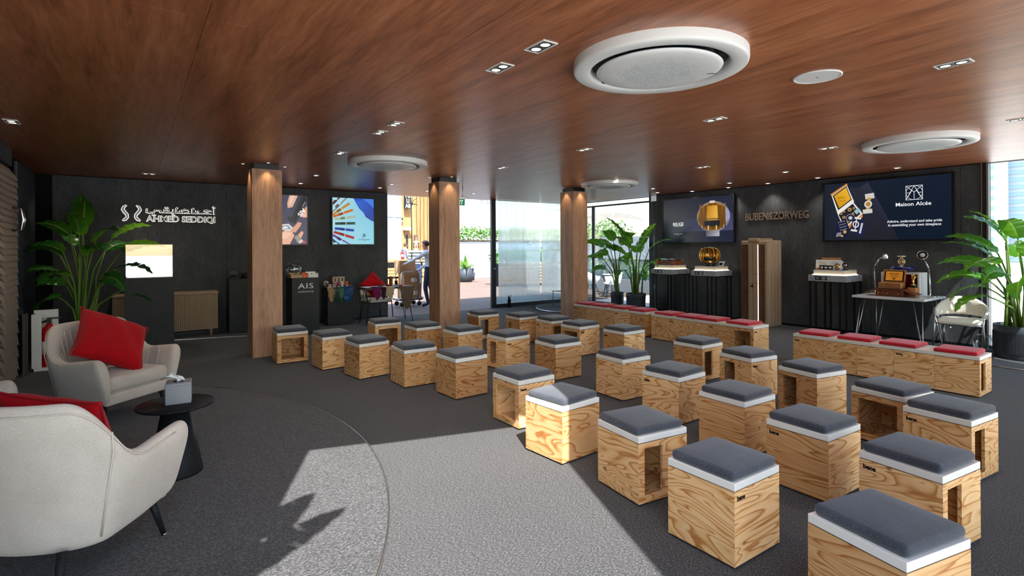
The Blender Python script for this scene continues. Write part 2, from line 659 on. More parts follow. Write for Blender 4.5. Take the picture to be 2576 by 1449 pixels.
def wall_panels(parent, axis, pos, a0, a1, step, z0, z1, thick, mt, start=None):
    """wall cladding sheets with shadow joints"""
    a = a0
    nxt = start if start is not None else a0 + step
    while a < a1 - .01:
        b = min(nxt, a1)
        mb = MB()
        g = .002
        if axis == 'y':
            mb.b2((a + g, pos, z0), (b - g, pos + thick, z1))
        else:
            mb.b2((pos, a + g, z0), (pos + thick, b - g, z1))
        mb.build('wall_panel', mt, parent)
        a = b
        nxt = b + step

wb = MB()
wb.b2((-2.6, YB + .03, 0), (4.74, YB + .25, H + .012))
wall_back = struct('wall_back', wb, M_blackm)
wall_panels(wall_back, 'y', YB, -1.1, 4.74, 1.26, .045, H - .012, .03, M_slate, .21)
mb = MB(); mb.b2((-1.1, YB - .004, 0), (4.74, YB + .03, .04)); struct('baseboard_back', mb, M_black)
wr = MB()
wr.b2((XR + .03, 2.5, 0), (XR + .25, 8.78, H + .012))
wall_right = struct('wall_right', wr, M_blackm)
wall_panels(wall_right, 'x', XR, 2.56, 8.78, 1.26, .045, H - .012, .03, M_slate, 2.80)
mb = MB(); mb.b2((XR - .004, 2.56, 0), (XR + .03, 8.78, .04)); struct('baseboard_right', mb, M_black)

# left side: black wall, fluted dark screens
wl = MB()
wl.b2((-1.5, 9.05, 0), (-1.32, YB + .03, H + .012))
wl.b2((-2.75, -.9, 0), (-2.6, 7.4, H + .012))
wl.b2((-2.75, 7.4, 0), (-1.32, 7.55, H + .012))
wl.b2((-1.5, 7.55, 0), (-1.32, 9.05, H + .012))
struct('wall_left', wl, M_blackm)
# ------------------------------------------------------------------ glazing
def frame_bar(name, a, b, parent):
    mb = MB(); mb.b2(a, b)
    return mb.build(name, M_frame, parent, bev=.004)
GY = YB + .02
win = thing('window_1', None, None, (0, 0, 0)); win['kind'] = 'structure'
# sliding door leaf with film
frame_bar('door_stile', (7.57, GY - .03, 0), (7.70, GY + .05, H), win)
frame_bar('door_rail', (7.70, GY - .03, 0), (10.5, GY + .05, .095), win)
frame_bar('door_stile', (10.46, GY - .03, 0), (10.62, GY + .05, H), win)
mb = MB(); mb.b2((7.70, GY + .005, .095), (9.18, GY + .013, H - .005)); mb.build('pane', M_glasst, win)
mb = MB(); mb.b2((7.80, GY + .015, .10), (9.18, GY + .018, H - .005)); mb.build('frosted_film', M_frost, win)
mb = MB(); mb.b2((9.19, GY + .005, .095), (10.46, GY + .013, H - .005)); mb.build('pane', M_glasst, win)
mb = MB(); mb.b2((9.24, GY + .015, .10), (10.46, GY + .018, H - .005)); mb.build('frosted_film', M_frost, win)
mb = MB(); mb.lathe([(0, 0), (.018, 0), (.018, .03), (0, .03)], 14); o = mb.build('lock', M_chrome, win, (7.635, GY - .03, 1.02), (PI / 2, 0, 0))
# right-hand window
win2 = thing('window_2', None, None); win2['kind'] = 'structure'
frame_bar('mullion', (XR, 8.92, 0), (XR + .09, 9.02, H), win2)
frame_bar('mullion', (XR + .02, 11.02, 0), (XR + .08, 11.10, 2.70), win2)
frame_bar('window_head', (XR, 9.02, 2.685), (XR + .07, 11.56, 2.725), win2)
frame_bar('window_sill', (XR, 9.02, 0), (XR + .07, 11.56, .05), win2)
mb = MB(); mb.b2((XR + .03, 9.02, .05), (XR + .038, 11.02, 2.69)); mb.build('pane', M_glass, win2)
mb = MB(); mb.b2((XR + .03, 11.10, .05), (XR + .038, 11.56, 2.69)); mb.build('pane', M_glasst, win2)
mb = MB(); mb.b2((XR + .03, 9.02, 2.725), (XR + .038, 11.56, H)); mb.build('pane', M_glasst, win2)
mb = MB(); mb.b2((XR - .002, 8.78, 2.70), (XR + .10, 8.95, H)); mb.build('window_bracket', M_alu, win2)
mb = MB()
for y in (8.83, 8.868):
    mb.tube([(XR - .012, y, 2.70), (XR - .012, y, .62)], .004, 6)
mb.tube([(XR - .012, 8.83, .62), (XR - .012, 8.849, .50), (XR - .012, 8.868, .62)], .004, 6)
mb.build('blind_chain', M_alu, win2)
mb = MB(); mb.b2((XR, 8.78, 0), (XR + .1, 8.92, 2.70)); mb.build('window_jamb', M_frame, win2)
# glazing on the far right
win3 = thing('window_3', None, None); win3['kind'] = 'structure'
frame_bar('window_stile', (XR - .01, 2.47, 0), (XR + .10, 2.56, H), win3)
frame_bar('window_stile', (XR + .04, 1.9, 0), (XR + .12, 2.0, H), win3)
frame_bar('window_sill', (XR + .02, 2.0, 0), (XR + .10, 2.47, .05), win3)
mb = MB(); mb.b2((XR + .05, 2.0, .05), (XR + .058, 2.47, H)); mb.build('pane', M_glass, win3)
mb = MB(); mb.b2((XR - .016, 2.475, 0), (XR - .010, 2.490, H)); mb.build('edge_trim', M_alu, win3)
mb = MB(); mb.b2((XR - .016, 2.540, 0), (XR - .010, 2.553, H)); mb.build('edge_trim', M_alu, win3)
# front glazing near the right-hand planter (outside the picture)
win4 = thing('window_4', None, None); win4['kind'] = 'structure'
mb = MB(); mb.prism([(1.70, .08), (10.7, 1.945), (10.7, 1.955), (1.70, .09)], .02, H); mb.build('pane', M_glass, win4)

# raised round platforms with metal edge
def platform(name, c, r, h, lab, clipx=None):
    t = thing(name, lab, 'platform', (c[0], c[1], 0), 0, 'round carpeted platforms')
    n = 128
    pts = [(r * math.cos(2 * PI * k / n), r * math.sin(2 * PI * k / n)) for k in range(n)]
    if clipx is not None:
        pts = clip(pts, (clipx - c[0], 99), (clipx - c[0], -99))
        pts = clip(pts, (-1.15 - c[0], 8.5 - c[1]), (-1.72 - c[0], 6.4 - c[1]))
    mb = MB(); mb.prism([(p[0] * .9985, p[1] * .9985) for p in pts], .001, h)
    mb.build('deck', M_carpet2, t)
    mb = MB()
    a0, a1 = (-PI, PI)
    if clipx is not None:
        q = math.acos((clipx - c[0]) / r)
        a0, a1 = -q, R(72)
    mb.lathe([(r - .001, .001), (r + .004, .001), (r + .004, h + .002), (r - .005, h + .002)], 160, a0=a0, a1=a1)
    mb.build('edge_trim', M_alu, t)
    return t
platform('round_platform', (-2.316, 4.526), 3.852, .03, 'large round carpeted platform with thin metal edge under the armchairs', -1.7)
platform('round_platform', (9.25, 10.26), 1.03, .03, 'round carpeted platform in the far corner beside the glass door')
platform('round_platform', (-.35, 8.4), 2.4, .012, 'round carpet inlay with pale edge by the showcase plinth', -1.2) if False else None
mb = MB()
arc = [(.35, 10.955), (.57, 10.93), (.93, 10.865), (1.29, 10.78), (1.65, 10.64), (1.9, 10.5)]
mb.tube([(p[0], p[1], .004) for p in arc], .011, 6)
mb.build('floor_trim', M_alu, None, label='thin pale metal floor trim curving in front of the fluted cabinet', cat='trim')
platform('round_platform', (9.75, 1.95), .62, .012, 'small round floor disc at the right edge by the planter')

# ------------------------------------------------------------------ columns
def column(x, y, label):
    t = thing('column', label, 'column', (x, y, 0), 0, 'wood veneered square columns')
    S = .41
    mb = MB(); mb.box((S / 2, S / 2, 1.375), (S, S, 2.75)); mb.build('shaft', M_col, t, bev=.002)
    mb = MB(); mb.box((S / 2, S / 2, 2.79), (S * .82, S * .82, .085)); mb.build('cap', M_black, t)
    for k, (dx, dy) in enumerate(((S / 2, -.085), (-.085, S / 2), (S / 2, S + .085), (S + .085, S / 2))):
        d = spot_body('column_spotlight', 'tiny round downlight at %s of the %s column' % (('the near right face', 'the near left face', 'the far face', 'the right-hand side')[k], label.split(', ')[1].split(' ')[0]), (x + dx, y + dy), .028, 'column downlights')
        spot(d, (0, 0, -.012), 5.5 * LAMP, R(78), .7, (1, .74, .40), .012)
    return t

def spot(parent, loc, watt, angle, blend, colr, rad=.03, tilt=(0, 0)):
    ld = bpy.data.lights.new('lamp_light', 'SPOT')
    ld.energy = watt
    ld.spot_size = angle
    ld.spot_blend = blend
    ld.color = colr
    ld.shadow_soft_size = rad
    o = bpy.data.objects.new('lamp_light', ld)
    COL.objects.link(o)
    o.parent = parent
    o.location = loc
    o.rotation_euler = (tilt[0], tilt[1], 0)
    return o

def spot_body(name, label, xy, r, group):
    t = thing(name, label, 'downlight', (xy[0], xy[1], H), 0, group)
    mb = MB(); mb.lathe([(r * .68, -.001), (r * .75, -.006), (r, -.004), (r, .006)], 20); mb.build('trim_ring', M_wht, t)
    mb = MB(); mb.lathe([(0, -.002), (r * .7, -.002)], 20); mb.build('lens', M_lamp, t)
    return t

column(1.40, 8.50, 'wood veneered column between the sign wall and the stools, leftmost of three')
column(4.39, 8.43, 'wood veneered column by the open doorway, middle of three')
column(7.52, 8.43, 'wood veneered column at the bench end, rightmost of three')

# ------------------------------------------------------------------ ceiling fixtures
def twin_light(xy, label, rz=0, watt=26., warm=True):
    t = thing('twin_downlight', label, 'downlight', (xy[0], xy[1], H), rz, 'twin recessed downlights')
    mb = MB()
    mb.b2((-.056, -.10, -.006), (.056, -.092, .004)); mb.b2((-.056, .092, -.006), (.056, .10, .004))
    mb.b2((-.056, -.092, -.006), (-.048, .092, .004)); mb.b2((.048, -.092, -.006), (.056, .092, .004))
    mb.build('frame', M_wht, t)
    mb = MB(); mb.b2((-.048, -.092, -.003), (.048, .092, .0)); mb.build('plate', M_alu, t)
    for s in (-1, 1):
        mb = MB(); mb.lathe([(.030, -.004), (.034, -.009), (.038, -.004)], 18); mb.build('lamp_ring', M_frame, t, (0, s * .045, 0))
        mb = MB(); mb.lathe([(0, -.005), (.030, -.005)], 18); mb.build('lens', M_lamp if warm else M_lampc, t, (0, s * .045, 0))
    spot(t, (0, 0, -.03), watt * LAMP, R(125), .9, (1, .86, .70), .05)
    return t

TW = [((2.06, 2.60), 'twin square downlight nearest the viewer, beside the big ceiling unit'),
      ((2.07, 3.07), 'twin square downlight just below the nearest one, left of the big ceiling unit'),
      ((2.15, 5.06), 'twin square downlight above the front stools, upper of a close pair'),
      ((2.17, 5.53), 'twin square downlight above the front stools, lower of a close pair'),
      ((2.22, 7.03), 'twin square downlight left of the left ceiling unit'),
      ((-.96, 7.03), 'twin square downlight in the dark corner at the far left'),
      ((.21, 10.72), 'twin square downlight above the glowing sign'),
      ((4.66, 3.14), 'twin square downlight just right below the big ceiling unit'),
      ((4.59, 1.25), 'twin square downlight near the upper right, past the ceiling speaker'),
      ((4.72, 5.07), 'twin square downlight over the middle of the stools'),
      ((4.73, 6.97), 'twin square downlight between the middle and right columns'),
      ((7.25, 3.26), 'twin square downlight left of the right ceiling unit'),
      ((7.34, 5.17), 'twin square downlight above the middle bench'),
      ((7.36, 7.07), 'twin square downlight just above the far ceiling unit'),
      ((7.20, 1.43), 'twin square downlight cut by the right edge of the picture')]
for xy, lab in TW:
    twin_light(xy, lab, R(90) if xy == (.21, 10.72) else 0)

def wall_light(xy, label, tilt, watt=14.):
    t = thing('wall_washer', label, 'downlight', (xy[0], xy[1], H), 0, 'small square wall washers')
    mb = MB(); mb.b2((-.045, -.045, -.006), (.045, .045, .004)); mb.build('plate', M_wht, t, bev=.002)
    mb = MB(); mb.lathe([(0, -.0075), (.030, -.0075)], 18); mb.build('lens', M_lampc, t)
    spot(t, (0, 0, -.03), watt * LAMP, R(100), .8, (1, .90, .76), .03, tilt)
    return t
WL = [((9.02, 4.74), 'small square downlight over the open floor before the large screen', (0, R(-12))),
      ((10.08, 3.48), 'small square downlight above the watch desk', (0, R(-4))),
      ((10.31, 4.82), 'small square downlight at the left end of the large screen', (0, 0)),
      ((10.38, 5.81), 'small square downlight above the raised wall lettering', (0, 0)),
      ((9.66, 6.19), 'small square downlight in front of the raised wall lettering', (0, R(-8))),
      ((10.41, 6.70), 'small square downlight at the right end of the music box screen', (0, 0)),
      ((10.42, 7.62), 'small square downlight over the middle of the music box screen', (0, 0)),
      ((9.96, 8.23), 'small square downlight above the leftmost display pedestal', (0, R(-6))),
      ((9.18, 7.71), 'small square downlight before the leftmost display pedestal', (0, R(-10))),
      ((2.63, 10.77), 'small square downlight above the left portrait screen', (R(-6), 0)),
      ((2.56, 9.44), 'small square downlight just right of the leftmost column', (R(-8), 0)),
      ((4.19, 10.69), 'small square downlight above the strap screen', (R(-6), 0)),
      ((4.15, 9.96), 'small square downlight in front of the strap screen', (R(-8), 0)),
      ((5.30, 10.75), 'small square downlight beside the middle column over the doorway', (0, 0)),
      ((6.47, 10.69), 'small square downlight right of the middle column over the doorway', (0, 0))]
for xy, lab, tl in WL:
    wall_light(xy, lab, tl)

def ac_unit(x, y, label, first=None):
    if first:
        return copy_tree(first, None, (x, y, H), 0, label)
    t = thing('ceiling_air_conditioner', label, 'air conditioner', (x, y, H), 0, 'round ceiling air conditioners')
    mb = MB(); mb.lathe([(.445, .0), (.445, -.045), (.452, -.062), (.47, -.068), (.545, -.068), (.558, -.062), (.562, -.05), (.562, .0)], 72); mb.build('ring', M_ac, t)
    mb = MB(); mb.lathe([(0, -.006), (.445, -.006)], 48); mb.build('air_slot', M_acd, t)
    mb = MB(); mb.lathe([(0, -.084), (.30, -.084), (.38, -.079), (.403, -.071), (.408, -.063), (.40, -.056), (0, -.05)], 64); mb.build('cover_disc', M_ac, t)
    mb = MB(); mb.lathe([(.30, -.05), (.36, -.006)], 48); mb.build('neck', M_acd, t)
    mb = MB()
    for i in range(-13, 14):
        for j in range(-13, 14):
            px, py = i * .0225 + (j % 2) * .011, j * .0205
            rr = math.hypot(px, py)
            if rr < .285 and (rr < .25 or (i * 7 + j * 3) % 3):
                k = 1.0 if rr < .22 else .62
                a = [(px + .0085 * k * math.cos(q), py + .006 * k * math.sin(q)) for q in (0, PI / 4, PI / 2, 3 * PI / 4, PI)]
                mb.add([(p[0], p[1], -.0845) for p in a] + [(px, py + .004 * k, -.089)], [(0, 1, 5), (1, 2, 5), (2, 3, 5), (3, 4, 5), (4, 0, 5)], 0)
    g = mb.build('louvre_grille', mat('louvre_shadow', srgb(150, 160, 164), .5), t); g['kind'] = 'stuff'
    for a in (R(100), R(190), R(280), R(10)):
        mb = MB(); mb.lathe([(0, 0), (.026, 0), (.03, -.02), (.026, -.045), (0, -.045)], 14); mb.build('hanger', M_blackm, t, (.425 * math.cos(a), .425 * math.sin(a), -.008))
    mb = MB()
    for k in range(6):
        mb.box((.42, -.03 + k * .012, -.03), (.004, .006, .03))
    s = mb.build('sensor_grid', M_ac, t, (0, 0, 0), R(115)); s['kind'] = 'stuff'
    text_obj('badge', 'SAMSUNG', .03, M_frame, t, (.27, -.17, -.0815), (PI, 0, R(-35) + PI), .0008, space=1.2)
    return t
ac0 = ac_unit(2.87, 2.36, 'large round white air conditioner in the ceiling nearest the viewer')
ac_unit(7.62, 2.42, 'round white air conditioner in the ceiling above the right screen', ac0)
ac_unit(3.02, 7.38, 'round white air conditioner in the ceiling behind the leftmost column', ac0)
ac_unit(7.68, 7.52, 'smallest looking round white air conditioner in the ceiling above the far window', ac0)

t = thing('ceiling_speaker', 'flat round white speaker grille flush in the wooden ceiling', 'speaker', (4.11, 1.92, H))
mb = MB(); mb.lathe([(.142, -.002), (.150, -.008), (.160, -.006), (.162, .004)], 48); mb.build('rim', M_wht, t)
mb = MB(); mb.lathe([(0, -.005), (.142, -.004)], 48); mb.build('grille', M_ac, t)
mb = MB(); mb.box((0, 0, -.0055), (.034, .006, .001)); mb.build('badge', M_alu, t)

# exit sign hanging by the doorway
t = thing('exit_sign', 'green hanging exit sign half hidden by the middle column', 'sign', (5.36, 9.5, 2.44))
mb = MB(); mb.box((0, 0, .06), (.34, .02, .13)); mb.build('panel', mat('exit_green', srgb(16, 128, 74), .4, emit=srgb(16, 128, 74), estr=.55), t, bev=.003)
mb = MB(); mb.box((0, 0, .145), (.36, .045, .05)); mb.build('housing', M_alu, t, bev=.004)
mb = MB(); mb.tube([(.12, 0, .16), (.12, 0, H - 2.44)], .008, 8); mb.build('rod', M_alu, t)
text_obj('lettering', 'EXIT', .115, M_gloww, t, (0.01, -.0105, .055), WALLY, .0005, .002)

# ------------------------------------------------------------------ stools
SD = .405
Z0, Z1 = .014, .383
def panel_mesh(kind):
    """mitred side panel in the x-z plane, outer face at y=0 looking to -y"""
    th = .019
    hw = SD / 2
    mb = MB()
    if kind == 'N':
        holes = None
    elif kind == 'S':
        holes = (-hw + .048, -hw + .195, Z0 + .042, Z1 - .034)
    elif kind == 'P':
        holes = (-hw + .058, -hw + .160, Z1 - .20, Z1 - .055)
    else:
        holes = (-hw + .055, hw - .055, Z0 + .046, Z1 - .040)
    xo = [-hw, hw]; zo = [Z0, Z1]
    def P(x, z, y):
        ins = th if abs(abs(x) - hw) < 1e-6 and y > 0 else 0
        return (x - math.copysign(ins, x), y, z)
    if not holes:
        q = [(-hw, Z0), (hw, Z0), (hw, Z1), (-hw, Z1)]
        vs = [P(x, z, 0) for x, z in q] + [P(x, z, th) for x, z in q]
        mb.add(vs, [(0, 1, 2, 3), (7, 6, 5, 4), (0, 4, 5, 1), (1, 5, 6, 2), (2, 6, 7, 3), (3, 7, 4, 0)])
    else:
        a, b, c, d = holes
        q = [(-hw, Z0), (hw, Z0), (hw, Z1), (-hw, Z1), (a, c), (b, c), (b, d), (a, d)]
        vs = [P(x, z, 0) for x, z in q] + [P(x, z, th) for x, z in q]
        fs = []
        for i in range(4):
            j = (i + 1) % 4
            fs += [(i, j, 4 + j, 4 + i), (8 + j, 8 + i, 12 + i, 12 + j), (i, 8 + i, 8 + j, j), (4 + i, 4 + j, 12 + j, 12 + i)]
        mb.add(vs, fs)
    me = mb.mesh('side_panel', M_ply)
    return me
PANEL = {k: panel_mesh(k) for k in 'NSPO'}
mb = MB(); mb.box((0, 0, .406), (SD, SD, .038)); LID = mb.mesh('lid', M_white)
mb = MB(); mb.box((0, 0, .3845), (SD - .008, SD - .008, .006)); GAP = mb.mesh('spacer', M_black)  # black strip standing in for the shadow gap under the lid
mb = MB(); mb.box((0, 0, Z0 + .012), (SD - .04, SD - .04, .016)); BASE = mb.mesh('base_panel', M_ply)
mb = MB(); mb.box((0, 0, .008), (SD - .03, SD - .03, .015)); FOOT = mb.mesh('plinth_foot', M_rubber)
LOGO = text_mesh('bene', .034, .0003, .0016); LOGO.materials.clear(); LOGO.materials.append(M_blackm)
def cushion_mesh(m_, w=.385, hgt=.05, crown=.008):
    mb = MB(); mb.rbox((0, 0, hgt / 2), (w, w, hgt), .021, 4, crown=crown)
    return mb.mesh('seat_cushion', m_)
CUSH = cushion_mesh(M_cush); CUSHR = cushion_mesh(M_red, .375, .042, .004)

def ply_box(name, label, cat, x, y, rz, faces, group, lid=True, logo=None):
    """faces: dict L (-x), R (-y), B (+x), F (+y) -> panel kind"""
    t = thing(name, label, cat, (x, y, 0), rz, group)
    hw = SD / 2
    for key, (loc, a) in dict(R=((0, -hw, 0), 0), L=((-hw, 0, 0), -PI / 2), B=((hw, 0, 0), PI / 2), F=((0, hw, 0), PI)).items():
        obj('side_panel', PANEL[faces.get(key, 'N')], t, loc, a)
    obj('base_panel', BASE, t)
    obj('plinth_foot', FOOT, t)
    if lid:
        obj('spacer', GAP, t)
        obj('lid', LID, t, bev=.002)
    if logo == 'R':
        obj('logo', LOGO, t, (-hw + .055, -hw - .0004, .345), WALLY)
    if logo == 'L':
        obj('logo', LOGO, t, (-hw - .0004, hw - .055, .345), WALLX)
    return t

ROWS = [('front row facing armchairs', [(1.802, 8.022, -1.8), (2.177, 7.303, 4.1), (2.384, 6.549, 7.6), (2.693, 5.842, -.6), (2.919, 5.103, 3.2), (2.926, 3.975, .3), (2.728, 3.196, 4.2), (2.740, 2.409, -7.), (2.609, 1.723, -.7), (2.561, .933, -12.)],
         {0: {'R': 'O'}, 5: {'L': 'O', 'B': 'O'}, 7: {'R': 'S'}}, {5: 'R', 8: 'R'}),
        ('middle row', [(3.205, 8.027, -4.3), (3.512, 7.291, 2.2), (3.797, 6.598, 2.8), (4.059, 5.848, 4.4), (4.279, 5.089, -.6), (4.298, 4.029, -2.2), (4.118, 3.225, 1.4), (3.915, 2.457, -1.8), (3.688, 1.764, -2.3), (3.552, 1.134, -7.)],
         {0: {'R': 'O'}, 3: {'L': 'S', 'B': 'O'}, 9: {'R': 'S'}}, {3: 'R', 6: 'L', 8: 'L', 9: 'L'}),
        ('back row along benches', [(4.979, 7.942, -2.6), (5.351, 7.289, 0.), (5.488, 6.631, -1.4), (5.447, 5.963, 1.6), (5.611, 5.241, -.9), (5.604, 4.026, .1), (5.408, 3.258, -7.3), (5.273, 2.529, -11.1), (5.033, 1.783, -9.3), (4.739, 1.324, -6.2)],
         {0: {'R': 'S', 'F': 'O'}, 1: {'L': 'P'}, 2: {'R': 'S'}, 3: {'L': 'O'}, 5: {'R': 'S'}, 6: {'L': 'S'}, 7: {'L': 'S'}, 8: {'L': 'O'}, 9: {'R': 'S'}}, {1: 'R', 2: 'L', 3: 'R', 4: 'L', 6: 'R', 9: 'L'})]
ORD = ['first', 'second', 'third', 'fourth', 'fifth', 'sixth', 'seventh', 'eighth', 'ninth', 'tenth']
for ri, (rn, pos, faces, logos) in enumerate(ROWS):
    for i, (x, y, a) in enumerate(pos):
        fc = faces.get(i, {})
        feat = ' with large open side' if 'O' in (fc.get('L'), fc.get('R')) else (' with slot handle' if fc else '')
        ply_box('cube_stool', 'plywood cube stool%s, %s from columns in the %s' % (feat, ORD[i], rn), 'stool', x, y, R(a), fc, 'plywood cube stools', True, logos.get(i))
        obj('seat_cushion', CUSH, None, (x + random.uniform(-.006, .006), y + random.uniform(-.006, .006), .4252), R(a + random.uniform(-2.5, 2.5)),
            label='charcoal cushion on the %s stool from the columns, %s' % (ORD[i], rn), cat='cushion', group='charcoal seat cushions')

# ------------------------------------------------------------------ benches with red cushions
def bench(x, y0, y1, nb, cy, where, faces, logos):
    L = y1 - y0
    pitch = L / nb
    for k in range(nb):
        yy = y1 - pitch * (k + .5)
        fc = dict(faces.get(k, {}))
        t = ply_box('plywood_box', '%s plywood box from the left under %s' % (ORD[k], where), 'box', x + SD / 2, yy, 0, fc, 'plywood boxes carrying the benches', False, logos.get(k))
        t.scale = (1, (pitch - .002) / SD, 1)
    mb = MB(); mb.box((0, 0, .406), (SD, L, .038))
    t = thing('bench_plank', 'long white plank forming the top of %s' % where, 'bench top', (x + SD / 2, (y0 + y1) / 2, 0), 0, 'white bench planks')
    mb.build('plank', M_white, t, bev=.002)
    mb = MB(); mb.box((0, 0, .3852), (SD - .008, L - .008, .0038)); mb.build('spacer', M_black, t)  # black strip for the shadow line under the plank
    for k, c in enumerate(cy):
        obj('bench_cushion', CUSHR, None, (x + .195 + random.uniform(-.01, .02), c, .4252), R(random.uniform(-4, 4)), label='%s red cushion from the left on %s' % (ORD[k], where), cat='cushion', group='red bench cushions')
bench(7.14, 1.74, 3.66, 5, (3.42, 2.95, 2.48, 1.96), 'the nearest bench, by the right planter', {4: {'R': 'S'}}, {0: 'L', 3: 'L'})
bench(7.25, 4.28, 6.14, 5, (5.91, 5.45, 5.06, 4.55), 'the middle bench, by the tall safe', {4: {'L': 'O'}}, {1: 'L', 3: 'L', 4: 'R'})
bench(7.30, 6.30, 8.18, 5, (7.93, 7.50, 7.03, 6.55), 'the farthest bench, by the rightmost column', {}, {0: 'L', 3: 'L'})

# ------------------------------------------------------------------ outdoors
def deck_mat():
    mt = mat('deck_boards', rough=.7, spec=.3)
    t = NT(mt)
    v = t.coords((1, 1, 1))
    tc = t.n('TexCoord')
    sx = t.n('SeparateXYZ')
    t.l(tc.outputs['Object'], sx.inputs[0])
    fr = t.math('FRACT', t.math('MULTIPLY', sx.outputs['Y'], 1 / .145))
    gap = t.ramp(fr, [(0, (.35,) * 3), (.05, (1,) * 3), (.95, (1,) * 3), (1, (.35,) * 3)])
    n = t.noise(t.coords((.25, 4, 1)), 3, 4, .6)
    c = t.ramp(n, [(.3, srgb(104, 86, 76)), (.7, srgb(136, 117, 105))])
    t.color(t.mix(1., c, gap, 'MULTIPLY'))
    return mt
M_deck = deck_mat()
M_pave = fabric('pale_paving', srgb(206, 200, 190), srgb(228, 224, 216), 3, .8, .05, 0., (1, 1, 1))
mb = MB(); mb.b2((-120, -120, -.35), (160, 160, -.09)); struct('ground', mb, M_pave)
mb = MB(); mb.prism([(-6, YB + .06), (24, YB + .06), (24, 24.9), (-6, 24.9)], -.08, -.012)
struct('terrace_deck', mb, M_deck)
mb = MB(); mb.prism([(10.90, 1.0), (17, 1.0), (17, YB + .04), (10.90, YB + .04)], -.08, -.02)
struct('terrace_side', mb, M_pave)
mb = MB(); mb.prism([(-9, -9), (16, -9), (16, .9), (10.8, 1.72), (1.4, -.32), (-9, -.32)], -.08, -.02)
struct('terrace_front_bounce', mb, M_pave)  # unseen pale paving, added to bounce sunlight up to the ceiling

M_larch = wood_streak('larch_cladding', srgb(142, 104, 66), srgb(166, 126, 86), srgb(182, 146, 106), 2, 26, 5, .7, .2, 5.)
t = thing('timber_building', 'tall timber clad building across the deck behind the trolley', 'building', (0, 25, 0))
mb = MB(); mb.b2((10.8, 0, 0), (11.64, .4, 8)); mb.build('board_wall', M_larch, t)
mb = MB(); mb.b2((11.64, .12, 0), (13.4, .4, 4.25)); mb.build('batten_wall', M_larch, t)
for k in range(17):
    mb = MB(); mb.b2((11.66 + k * .10, 0.02 - .05 * (k % 2), 0), (11.72 + k * .10, .12, 4.28 - k * .012)); mb.build('batten', M_larch, t)
for k in range(9):
    mb = MB(); mb.b2((10.8 + k * .093, -.014, 0), (10.888 + k * .093, 0, 7.9)); mb.build('board', M_larch, t)
mb = MB(); mb.b2((9.2, -.4, 0), (10.74, 0, 9)); mb.build('metal_panel', mat('pale_blue_metal', srgb(136, 156, 182), .5), t)
mb = MB(); mb.b2((10.33, -.42, 0), (10.38, -.4, 9)); mb.build('panel_joint', M_wht, t)
mb = MB(); mb.b2((9.2, -.405, 3.02), (10.74, -.4, 3.04)); mb.build('panel_joint', M_frame, t)
d = MB(); d.b2((11.08, -.03, 0), (11.42, -.014, 2.25)); dd = d.build('door', M_larch, t)
mb = MB(); mb.b2((11.13, -.04, .05), (11.24, -.03, 2.2)); mb.build('door_glass', M_acd, dd)
s = MB(); s.b2((10.95, -.33, 3.50), (11.28, -.22, 4.32)); so = s.build('wall_sign', M_black, t)
for j, tx in enumerate(('AB', 'LI', 'PU')):
    text_obj('sign_lettering', tx, .27, M_wht, so, (11.115, -.335, 3.62 + j * .25), WALLY, .004, .006, sx=.8)
s = MB(); s.b2((10.95, -.34, 2.42), (11.29, -.1, 2.57)); s.build('door_sign', M_wht, t)
s = MB(); s.b2((11.55, -.12, 1.60), (11.73, -.04, 2.19)); s.build('poster_board', mat('brown_board', srgb(96, 66, 62), .6), t)
s = MB(); s.b2((11.63, -.125, 1.95), (11.66, -.12, 2.07)); s.build('poster_mark', M_wht, t)
s = MB(); s.lathe([(0, 0), (.05, 0), (.05, .1), (0, .1)], 12); s.build('wall_lamp', M_black, t, (10.86, -.18, 2.93))

t = thing('timber_steps', 'pale timber steps of long slats before the building', 'steps', (0, 22, 0))
for k, (z, y) in enumerate(((.96, .9), (.80, .62), (.66, .45), (.53, .3), (.40, .16), (.20, 0))):
    mb = MB(); mb.b2((7.0, y, z - .11 if k < 5 else 0), (10.9, y + .5, z)); mb.build('slat', M_larch, t, bev=.004)
mb = MB(); mb.b2((7.0, 1.2, 0), (10.9, 2.2, 1.0)); mb.build('landing', M_larch, t)
mb = MB(); mb.b2((7.05, .5, 0), (10.85, 1.25, .9)); mb.build('steps_core', M_blackm, t)

def extinguisher(name, label, loc, k=1., group=None):
    t = thing(name, label, 'extinguisher', loc, 0, group)
    t.scale = (k, k, k)
    red = mat('extinguisher_red', srgb(196, 24, 28), .3)
    mb = MB(); mb.lathe([(0, 0), (.07, 0), (.075, .01), (.075, .36), (.06, .42), (.03, .45), (.025, .47), (0, .47)], 18); mb.build('cylinder', red, t)
    mb = MB(); mb.b2((-.02, -.02, .47), (.02, .02, .52)); mb.b2((-.02, -.012, .52), (.11, .012, .535)); mb.build('valve', M_black, t)
    mb = MB(); mb.tube([(-.02, 0, .5), (-.09, -.03, .48), (-.12, -.05, .36), (-.10, -.06, .16)], .012, 8); mb.build('hose', M_black, t)
    mb = MB(); mb.lathe([(.0755, .14), (.0762, .14), (.0762, .28), (.0755, .28)], 18, a0=R(200), a1=R(300)); mb.build('label_plate', M_wht, t)
    return t
extinguisher('fire_extinguisher', 'red fire extinguisher standing on the timber landing outside', (10.47, 23.9, 1.0), .85)

